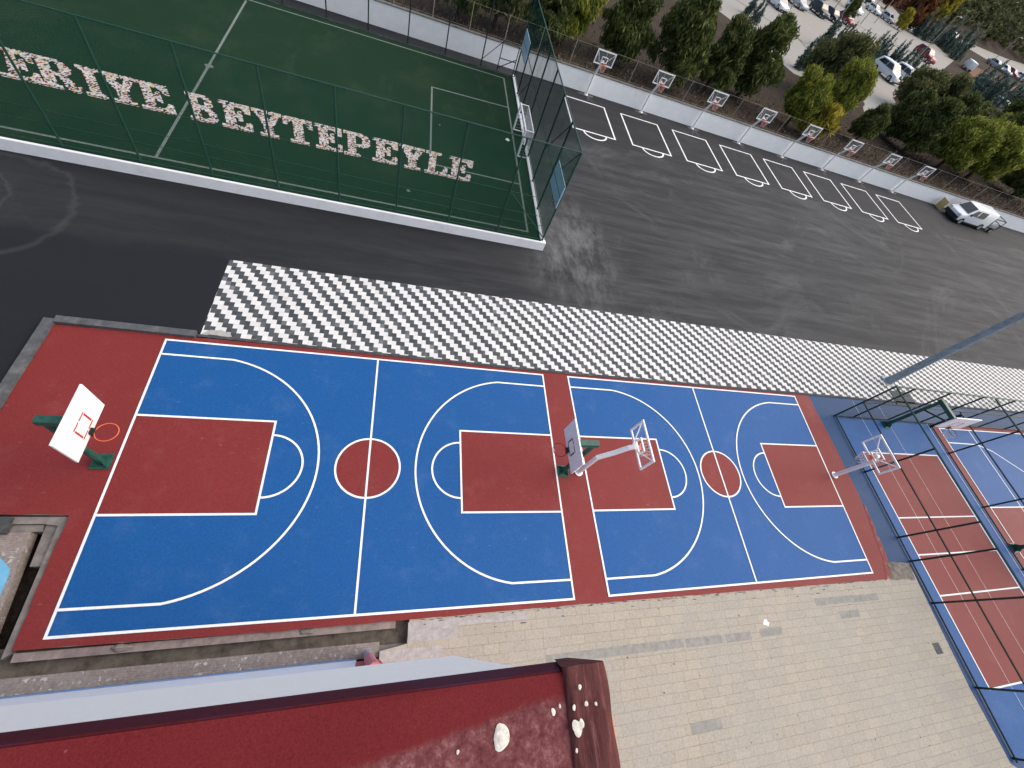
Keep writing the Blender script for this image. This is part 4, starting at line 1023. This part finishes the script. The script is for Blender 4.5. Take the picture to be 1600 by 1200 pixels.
for i in range(3):
    tree_proto('pine%d' % i, 5, 3.4, 'pine', 'leaf_pine', 13000, .085, 10 + i)
    tree_proto('bright%d' % i, 5, 3.6, 'round', 'leaf_bright', 13000, .085, 20 + i)
    tree_proto('olive%d' % i, 5, 4.0, 'round', 'leaf_olive', 13000, .085, 30 + i)
tree_proto('yellow0', 3, 2.6, 'round', 'leaf_yellow', 1500, .17, 40)
tree_proto('rust0', 3.4, 2.4, 'round', 'leaf_rust', 1200, .18, 41)
tree_proto('shrub0', 1.6, 1.9, 'round', 'leaf_pine', 900, .12, 42)
def tree(key, u, v, h, label, name='tree', cat='tree', wide=1.0, group=None, rot=None):
    crown, trunk, h0, w0_ = PROTO[key]; p = G(u - (28 if u < 1395 else 16), v, ZT)
    t = empty(name, p, random.uniform(0, 6.28) if rot is None else rot); tag(t, label, cat, group)
    s = h / h0 * (1.08 if key.startswith('pine') and u < 1395 else 1.09); t.scale = (s * wide, s * wide, s)
    for nm, me in (('crown', crown), ('trunk', trunk)):
        o = bpy.data.objects.new(nm, me); COL.objects.link(o); o.parent = t
    return t
TR = [('pine0', 742, 28, 4.0, 1.0, 'dark pine behind the far pitch fence, cut by the top of the picture'),
      ('olive1', 800, 42, 4.2, 1.0, 'olive green bush behind the pitch corner, cut by the top of the picture'),
      ('pine1', 868, 66, 4.4, 1.0, 'dark pine right of the tall pitch fence'),
      ('bright1', 905, 66, 4.8, 1.0, 'yellowish green tree behind the first wall hoop, beside the dark pine'),
      ('pine2', 985, 96, 4.8, 1.1, 'broad dark pine behind the wall, above the first and second hoops'),
      ('pine0', 1062, 128, 5.3, 1.15, 'tall pine standing alone between second and third wall hoops'),
      ('pine1', 1128, 140, 4.4, 1.05, 'dark pine behind the third wall hoop, left one of a close pair'),
      ('pine2', 1178, 152, 5.3, 1.1, 'tall dark pine beside the parking lot, right one of a close pair'),
      ('bright0', 1254, 196, 4.0, 1.0, 'bright green tree behind the fifth wall hoop'),
      ('yellow0', 1286, 214, 2.5, 1.1, 'yellow autumn bush behind the fifth wall hoop'),
      ('bright2', 1310, 186, 4.6, 1.0, 'yellow green tree above the sixth wall hoop'),
      ('olive0', 1288, 150, 5.2, 1.2, 'large olive brown tree at the near edge of the parking lot'),
      ('olive2', 1326, 152, 3.8, 1.0, 'olive brown tree left of the two white cars'),
      ('pine0', 1362, 222, 3.0, 1.2, 'low dark bush behind the seventh wall hoop'),
      ('olive1', 1420, 172, 4.4, 1.3, 'large olive brown tree right of the two white cars'),
      ('olive0', 1456, 184, 4.8, 1.3, 'broad olive brown tree in front of the blue conifers'),
      ('pine1', 1424, 238, 4.6, 1.3, 'dark green tree behind the last two wall hoops'),
      ('pine2', 1400, 214, 4.2, 1.2, 'dark green tree right of the low dark bush'),
      ('bright1', 1476, 264, 5.0, 1.25, 'broad green tree behind the last wall hoop'),
      ('pine0', 1462, 226, 4.8, 1.2, 'dark green tree behind the broad green one'),
      ('bright0', 1522, 280, 5.2, 1.25, 'green tree with yellow edge behind the white van'),
      ('bright2', 1540, 240, 4.2, 1.2, 'yellow green tree below the silver car'),
      ('olive2', 1582, 256, 6.5, 1.3, 'dark olive tree at the right edge of the picture'),
      ('pine1', 1592, 308, 4.8, 1.2, 'dark green tree at the right edge, above the white wall'),
      ('pine2', 1580, 210, 6.5, 1.2, 'tall dark tree right of the silver car'),
      ('pine0', 1640, 300, 6.5, 1.3, 'dark tree cut off by the right edge of the picture'),
      ('rust0', 1398, 14, 4.8, 1.2, 'rust brown tree beyond the parking lot'),
      ('rust0', 1425, 42, 7.5, 1.3, 'rust coloured autumn tree in front of the far wood'),
      ('yellow0', 1456, 36, 9.0, 1.1, 'tall yellow autumn tree in front of the far wood'),
      ('olive0', 1335, 0, 5.0, 1.0, 'olive tree beyond the parked cars at the top edge'),
      ('yellow0', 1418, 46, 3.4, 0.9, 'small yellow green tree at the far end of the lot'),
      ('pine1', 1344, 34, 3.4, 1.0, 'dark bush between the red car and the white car in the lot'),
      ('olive1', 1496, 214, 3.6, 1.2, 'olive tree beside the concrete pad'),
      ('pine0', 1545, 262, 5.6, 1.3, 'dark green tree between two yellow green trees above the van'),
      ('olive2', 1496, 236, 4.6, 1.2, 'olive bush behind the last hoop, left of the yellow green tree'),
      ('pine2', 1625, 268, 6.0, 1.3, 'tall dark tree at the right edge beyond the low ones'),
      ('pine2', 1300, 2, 3.5, 1.5, 'dark tree beyond the parked cars, cut by the top edge')]
for key, u, v, h, wd, lab in TR:
    nm = 'pine_tree' if key.startswith('pine') and h > 3.2 else ('shrub' if h < 3.1 else 'broadleaf_tree')
    tree(key, u, v, h, lab, nm, 'tree' if nm != 'shrub' else 'shrub', wd)

# young blue conifers
cm = []
for i in range(3):
    r_ = random.Random(50 + i); C_, Q = [], []
    for j in range(26):
        q = j / 25; C_.append((r_.uniform(-.35, .35) * (1 - q), r_.uniform(-.35, .35) * (1 - q), .25 + 3.2 * q)); Q.append(.42 * (1 - q) + .06)
    cm.append(leaf_mesh('conifer_sapling', leaves(C_, Q, 520, .12, 1.8, .9, 60 + i, .5), 'leaf_blue'))
k_ = 0
def conifer_row(u0, v0, u1, v1, n_, jit, lab, h=(0.75, 1.15)):
    global k_
    for i in range(n_):
        q = (i + .5) / n_; p = G(u0 + (u1 - u0) * q + random.uniform(-jit, jit), v0 + (v1 - v0) * q + random.uniform(-jit * .5, jit * .5), ZT)
        o = bpy.data.objects.new('conifer_sapling', cm[k_ % 3]); COL.objects.link(o); o.location = p; k_ += 1
        s = random.uniform(*h); o.scale = (s * .9, s * .9, s); o.rotation_euler = (0, 0, random.uniform(0, 6.28))
        tag(o, lab, 'conifer', lab)
conifer_row(1272, 72, 1300, 82, 5, 3, 'slim blue young conifer in the clump at the near edge of the parking lot', (.8, 1.2))
conifer_row(1240, 105, 1262, 112, 4, 4, 'slim blue young conifer beside the tall pine pair', (.7, 1.0))
conifer_row(1300, 84, 1345, 98, 9, 3, 'slim blue young conifer in the row behind the large olive tree', (.8, 1.2))
conifer_row(1345, 92, 1425, 122, 16, 4, 'slim blue young conifer in the row behind the two white cars', (.8, 1.3))
conifer_row(1418, 46, 1496, 92, 20, 6, 'slim blue young conifer in the stand beside the red car in the lot', (1.2, 2.0))
conifer_row(1500, 140, 1575, 175, 22, 9, 'slim blue young conifer in the stand left of the silver car', (1.0, 1.7))
conifer_row(1495, 150, 1545, 178, 12, 5, 'slim blue young conifer on the near side of the stand by the concrete pad', (1.0, 1.5))
conifer_row(1160, 18, 1178, 40, 4, 4, 'slim blue young conifer left of the tall pines on the lot edge', (.6, .9))

# far wood on the hill
V = []
r_ = random.Random(5); cnt = 0
for j in range(18):
    for i in range(30):
        q = i / 29
        base = Vector((112, 152)).lerp(Vector((345, 222)), q) + Vector((70, 90)) * (j * .13 - .22 + r_.uniform(0, .10)) + Vector((r_.uniform(-3, 3), r_.uniform(-3, 3)))
        jj = max(0, j * .13 - .2)
        z_ = ZT + 13 * jj
        h = r_.uniform(8.5, 12.5); w2 = r_.uniform(6, 8.5)
        C_, Q = crown_lobes(h, w2, 'round', cnt)
        V.append(leaves(C_[:16], Q[:16], 210, .62, 1.2, .8, cnt, .1) + np.array([base.x, base.y, z_])); cnt += 1
wo = bpy.data.objects.new('far_wood', leaf_mesh('far_wood', np.concatenate(V), 'leaf_wood')); COL.objects.link(wo)
tag(wo, 'dense dark wood covering the hillside beyond the road', 'wood', kind='stuff')
# dry weeds and brush on the strip behind the wall
n_ = 9000
P = np.stack([rng.uniform(-14, 75, n_), 29.0 + np.abs(rng.normal(0, 4.2, n_)), np.full(n_, ZT)], 1)
a = rng.normal(size=(n_, 3)); a[:, 2] = np.abs(a[:, 2]) + .4; a /= np.linalg.norm(a, axis=1)[:, None]
b_ = np.cross(a, rng.normal(size=(n_, 3))); b_ /= np.linalg.norm(b_, axis=1)[:, None]
s = rng.uniform(.05, .16, n_)[:, None]
Vw = np.stack([P, P + a * s + b_ * s * .35, P + a * s * 2, P + a * s - b_ * s * .35], 1).reshape(-1, 3)
wd = bpy.data.objects.new('dry_weeds', leaf_mesh('dry_weeds', Vw, 'dry_stalk')); COL.objects.link(wd)
tag(wd, 'dry weeds and twigs on the brown earth behind the white wall', 'weeds', kind='stuff')

# ================================================================== VEHICLES
def wheel(t, x, y, r, wd_, side):
    mb = MB(); mb.tube([(x, y - wd_ / 2, r), (x, y + wd_ / 2, r)], r, 16); wh = mb.build('wheel', 'black_rubber', t)
    mb = MB(); yy = y + side * (wd_ / 2 + .006); mb.tube([(x, yy - .012, r), (x, yy + .012, r)], r * .62, 12); mb.build('rim', 'rim_silver', wh)
def shell(profile, width, taper):
    """side profile (x, z) extruded across the width; points above taper z lean inwards"""
    n_ = len(profile); vs = []
    zt = max(p[1] for p in profile)
    for sgn in (-1, 1):
        for (x, z_) in profile:
            k2 = 0 if z_ <= taper[0] else (z_ - taper[0]) / (zt - taper[0])
            vs.append((x, sgn * (width / 2 - taper[1] * k2), z_))
    fs = [tuple(range(n_)), tuple(range(2 * n_ - 1, n_ - 1, -1))] + [(i, n_ + i, n_ + (i + 1) % n_, (i + 1) % n_) for i in range(n_)]
    return vs, fs
def bevelled(mb, name, mat, par, w_=.05):
    o = mb.build(name, mat, par); m_ = o.modifiers.new('bevel', 'BEVEL'); m_.width = w_; m_.segments = 2; m_.limit_method = 'ANGLE'; m_.angle_limit = R(25)
    for p in o.data.polygons: p.use_smooth = True
    return o
def car(paint, kind='sedan'):
    t = empty('parked_car', (0, 0, 0))
    L, W_, H_ = 4.3, 1.76, 1.44
    if kind == 'suv': H_ = 1.62
    b0 = .86 if kind == 'sedan' else .98
    prof = [(-2.15, .30), (2.13, .30), (2.18, .55), (2.08, b0 - .14), (1.1, b0), (.45, H_ - .03), (-.2, H_), (-1.1, H_ - .06), (-1.75 if kind == 'sedan' else -2.0, b0 + .06), (-2.15, b0 - .02)]
    if kind != 'sedan': prof[7] = (-1.7, H_ - .05)
    mb = MB(); mb.add(*shell(prof, W_, (b0, .22))); bevelled(mb, 'body', paint, t)
    def side_pt(x, z_, sgn, out=.012):
        k2 = max(0, (z_ - b0) / (H_ - b0)); return (x, sgn * (W_ / 2 - .22 * k2 + out), z_)
    for sgn in (-1, 1):
        mb = MB()
        rear = -1.35 if kind == 'sedan' else -1.75
        mb.quad(side_pt(.95, b0 + .05, sgn), side_pt(.48, H_ - .13, sgn), side_pt(-.28, H_ - .11, sgn), side_pt(-.30, b0 + .05, sgn))
        mb.quad(side_pt(-.38, b0 + .05, sgn), side_pt(-.36, H_ - .11, sgn), side_pt(rear + .35, H_ - .15, sgn), side_pt(rear, b0 + .06, sgn)); mb.build('side_window', 'car_glass', t)
    def lerp_(a, b, q): return (a[0] + (b[0] - a[0]) * q, a[1] + (b[1] - a[1]) * q)
    for nm, a, b in (('windscreen', prof[4], prof[5]), ('rear_window', prof[8], prof[7])):
        nx_, nz_ = (b[1] - a[1]), -(b[0] - a[0]); l_ = math.hypot(nx_, nz_); sg = 1 if nm == 'windscreen' else -1
        nx_, nz_ = sg * nx_ / l_ * .014, sg * nz_ / l_ * .014
        lo, hi = lerp_(a, b, .1), lerp_(a, b, .9)
        mb = MB(); mb.quad((lo[0] + nx_, -.72, lo[1] + nz_), (lo[0] + nx_, .72, lo[1] + nz_), (hi[0] + nx_, .58, hi[1] + nz_), (hi[0] + nx_, -.58, hi[1] + nz_)); mb.build(nm, 'car_glass', t)
    for sgn in (-1, 1):
        wheel(t, 1.32, sgn * (W_ / 2 - .09), .33, .22, sgn); wheel(t, -1.32, sgn * (W_ / 2 - .09), .33, .22, sgn)
        mb = MB(); mb.box((2.06, sgn * .62 - .17, .56), (2.19, sgn * .62 + .17, .70)); mb.build('headlight', 'lamp_lens', t)
        mb = MB(); mb.box((-2.17, sgn * .66 - .15, .62), (-2.08, sgn * .66 + .15, .80)); mb.build('tail_light', 'red_paint', t)
    mb = MB(); mb.box((2.0, -.80, .20), (2.16, .80, .34)); mb.box((-2.16, -.80, .20), (-2.0, .80, .34)); mb.build('bumper', 'dark_plastic', t)
    return t
cars = [('car_white', 'sedan', 1212, 7, 'white car at top of the lot, left end of the parked row'), ('car_silver', 'sedan', 1243, 5, 'silver car behind the white one at top of the lot'),
        ('car_black', 'suv', 1276, 18, 'black car in the lot, left of the dark blue and red cars'), ('car_black', 'sedan', 1295, 25, 'dark car squeezed between the black and the red car'),
        ('car_red', 'sedan', 1318, 31, 'red car in the row beside the dark cars'), ('car_white', 'suv', 1331, 14, 'white car half hidden behind the red car'),
        ('car_white', 'sedan', 1362, 15, 'white car beyond the dark bush in the lot'), ('car_silver', 'sedan', 1383, 28, 'silver car at far side of the lot, right of the dark bush'),
        ('car_black', 'sedan', 1355, 2, 'dark car at the top edge beyond the white car'), ('car_red', 'sedan', 1408, 12, 'dull red car under the rust brown tree'),
        ('car_red', 'suv', 1440, 88, 'red car alone at the right end of the lot'), ('car_white', 'suv', 1380, 116, 'white car among the trees, left one of two'),
        ('car_white', 'suv', 1407, 124, 'white car among the trees, right one of two'), ('car_silver', 'suv', 1484, 58, 'silver car behind the blue conifer stand'),
        ('car_silver', 'sedan', 1551, 100, 'silver car on the far road, left end of the roadside row'), ('car_white', 'sedan', 1565, 108, 'white car second in the roadside row'),
        ('car_red', 'sedan', 1576, 113, 'red car in the roadside row'), ('car_white', 'sedan', 1592, 121, 'white car at right end of the roadside row'),
        ('car_silver', 'suv', 1557, 170, 'silver car beside the blue conifer stand near the right edge')]
protos = {}
for i, (pm, kd, u, v, lab) in enumerate(cars):
    if (pm, kd) not in protos: t = protos[(pm, kd)] = car(pm, kd)
    else: t = copy_tree(protos[(pm, kd)])
    p = G(u, v + 4, ZT + .02); t.location = p; t.rotation_euler = (0, 0, R(-80 + random.uniform(-5, 5)))
    if u > 1540 and u < 1600 and v < 130: t.rotation_euler = (0, 0, R(-78))
    if v > 50: t.scale = (1.15, 1.15, 1.15)
    tag(t, lab, 'car', 'cars parked beyond the wall')
# white truck by the road
tk = empty('delivery_truck', G(1508, 108, ZT + .02), R(60)); tag(tk, 'long white truck at the corner of the dry grass', 'truck')
mb = MB(); mb.box((-3.6, -1.1, .7), (1.4, 1.1, 2.9)); bevelled(mb, 'cargo_box', 'car_white', tk)
mb = MB(); mb.add(*shell([(1.5, .5), (3.3, .5), (3.3, 1.3), (2.9, 2.2), (1.5, 2.3)], 2.0, (1.3, .15))); bevelled(mb, 'cab', 'car_white', tk)
mb = MB(); mb.quad((3.29, -.8, 1.4), (3.29, .8, 1.4), (2.95, .7, 2.12), (2.95, -.7, 2.12)); mb.build('windscreen', 'car_glass', tk)
for x in (-2.6, -1.6, 2.4):
    for sgn in (-1, 1): wheel(tk, x, sgn * .9, .42, .26, sgn)

tk.scale = (.62, .62, .62)
# white van parked against the wall, facing the courts
vn = empty('panel_van', (54.0, 26.75, .004), math.pi); tag(vn, 'white van with dark windows parked against the white wall', 'van')
VS = 0.88
prof = [(-2.6, .35), (2.5, .35), (2.62, .6), (2.58, .95), (1.85, 1.15), (1.05, 1.88), (.6, 1.98), (-2.5, 1.98), (-2.62, 1.7)]
mb = MB(); mb.add(*shell(prof, 1.9, (1.15, .16))); bevelled(mb, 'body', 'car_white', vn, .07)
mb = MB(); mb.quad((1.80, -.80, 1.23), (1.80, .80, 1.23), (1.10, .68, 1.86), (1.10, -.68, 1.86)); mb.build('windscreen', 'car_glass', vn)
for sgn in (-1, 1):
    for pts in (((1.55, 1.18), (1.02, 1.74), (.45, 1.78), (.45, 1.18)), ((.30, 1.18), (.30, 1.78), (-.85, 1.78), (-.85, 1.18))):
        mb = MB(); mb.quad(*[(x, sgn * (.95 - .16 * (z_ - 1.15) / .83 + .012), z_) for x, z_ in pts]); mb.build('side_window', 'car_glass', vn)
    for x in (1.75, -1.65): wheel(vn, x, sgn * .86, .36, .24, sgn)
    mb = MB(); mb.box((2.42, sgn * .72 - .16, .78), (2.63, sgn * .72 + .16, 1.0)); mb.build('headlight', 'lamp_lens', vn)
    mb = MB(); mb.box((1.35, sgn * 1.0 - .06, 1.12), (1.50, sgn * 1.0 + .10, 1.32)); mb.build('wing_mirror', 'dark_plastic', vn)
mb = MB(); mb.box((2.45, -.92, .30), (2.70, .92, .68)); mb.build('bumper', 'dark_plastic', vn)
mb = MB(); mb.box((-1.2, -.96, .30), (1.3, .96, .42)); mb.build('sill', 'dark_plastic', vn)
vn.scale = (VS, VS, VS)
# small trailer with frame behind it
tr = empty('trailer', (57.4, 26.75, .004), math.pi); tag(tr, 'small open trailer with dark frame behind the white van', 'trailer')
mb = MB(); mb.box((-1.0, -.8, .45), (1.0, .8, .55)); mb.build('bed', 'dark_plastic', tr)
mb = MB()
for x in (-1.0, 1.0):
    for y in (-.8, .8): mb.bar((x, y, .55), (x, y, 1.75), .07)
for x in (-1.0, 1.0): mb.bar((x, -.8, 1.75), (x, .8, 1.75), .07); mb.bar((x, -.8, 1.15), (x, .8, 1.15), .06)
for y in (-.8, .8): mb.bar((-1, y, 1.75), (1, y, 1.75), .07); mb.bar((-1, y, 1.15), (1, y, 1.15), .06)
mb.build('frame', 'dark_plastic', tr)
mb = MB(); mb.box((-.9, -.7, .56), (.6, .7, 1.05)); bevelled(mb, 'load', 'car_silver', tr)
mb = MB(); mb.box((.95, -.70, 1.18), (1.03, .70, 1.70)); mb.build('panel', 'car_white', tr)
tr.scale = (.75, .75, .75)
for sgn in (-1, 1): wheel(tr, 0, sgn * .95, .32, .2, sgn)
mb = MB(); mb.bar((1.0, 0, .48), (1.9, 0, .5), .08); mb.build('drawbar', 'dark_plastic', tr)
# tan board leaning on the wall in front of the van
mb = MB(); q = MB(); mb.add([(-.1, -.55, .02), (.1, .55, .02), (.1, .6, 1.15), (-.1, -.5, 1.15), (-.05, -.55, .02), (.15, .55, .02), (.15, .6, 1.15), (-.05, -.5, 1.15)], [(0, 1, 2, 3), (7, 6, 5, 4), (0, 4, 5, 1), (1, 5, 6, 2), (2, 6, 7, 3), (3, 7, 4, 0)])
o = mb.build('leaning_board', 'tan_board'); o.scale = (.8, .8, .8); o.location = (51.4, 28.0, .004); tag(o, 'tan yellow board propped at the white wall in front of the van', 'board')

# lot lamp poles
for (u, v, h, lab) in ((1232, 18, 6, 'thin pale lamp pole left of the black car'), (1294, 26, 7, 'thin pale lamp pole in front of the dark car'), (1307, 34, 7, 'thin pale lamp pole in front of the red car'),
                       (1344, 38, 8, 'thin lamp pole by the dark bush in the lot'), (1366, 36, 8, 'thin lamp pole right of the dark bush'), (1432, 92, 7, 'pale lamp pole in front of the lone red car'),
                       (1522, 122, 8, 'pale lamp pole on the dry grass'), (1424, 42, 8, 'pale lamp pole by the blue conifers at the far end')):
    t = empty('lot_lamp', G(u, v, ZT)); tag(t, lab, 'lamp post', 'lamp poles round the parking lot')
    mb = MB(); mb.tube([(0, 0, 0), (0, 0, h)], [.09, .05], 6); mb.build('pole', 'post_concrete', t)
    mb = MB(); mb.tube([(0, 0, h), (.7, 0, h + .12)], .04, 6); mb.build('arm', 'post_concrete', t)
    mb = MB(); mb.box((.6, -.12, h + .06), (1.15, .12, h + .18)); mb.build('lamp_head', 'lamp_lens', t)
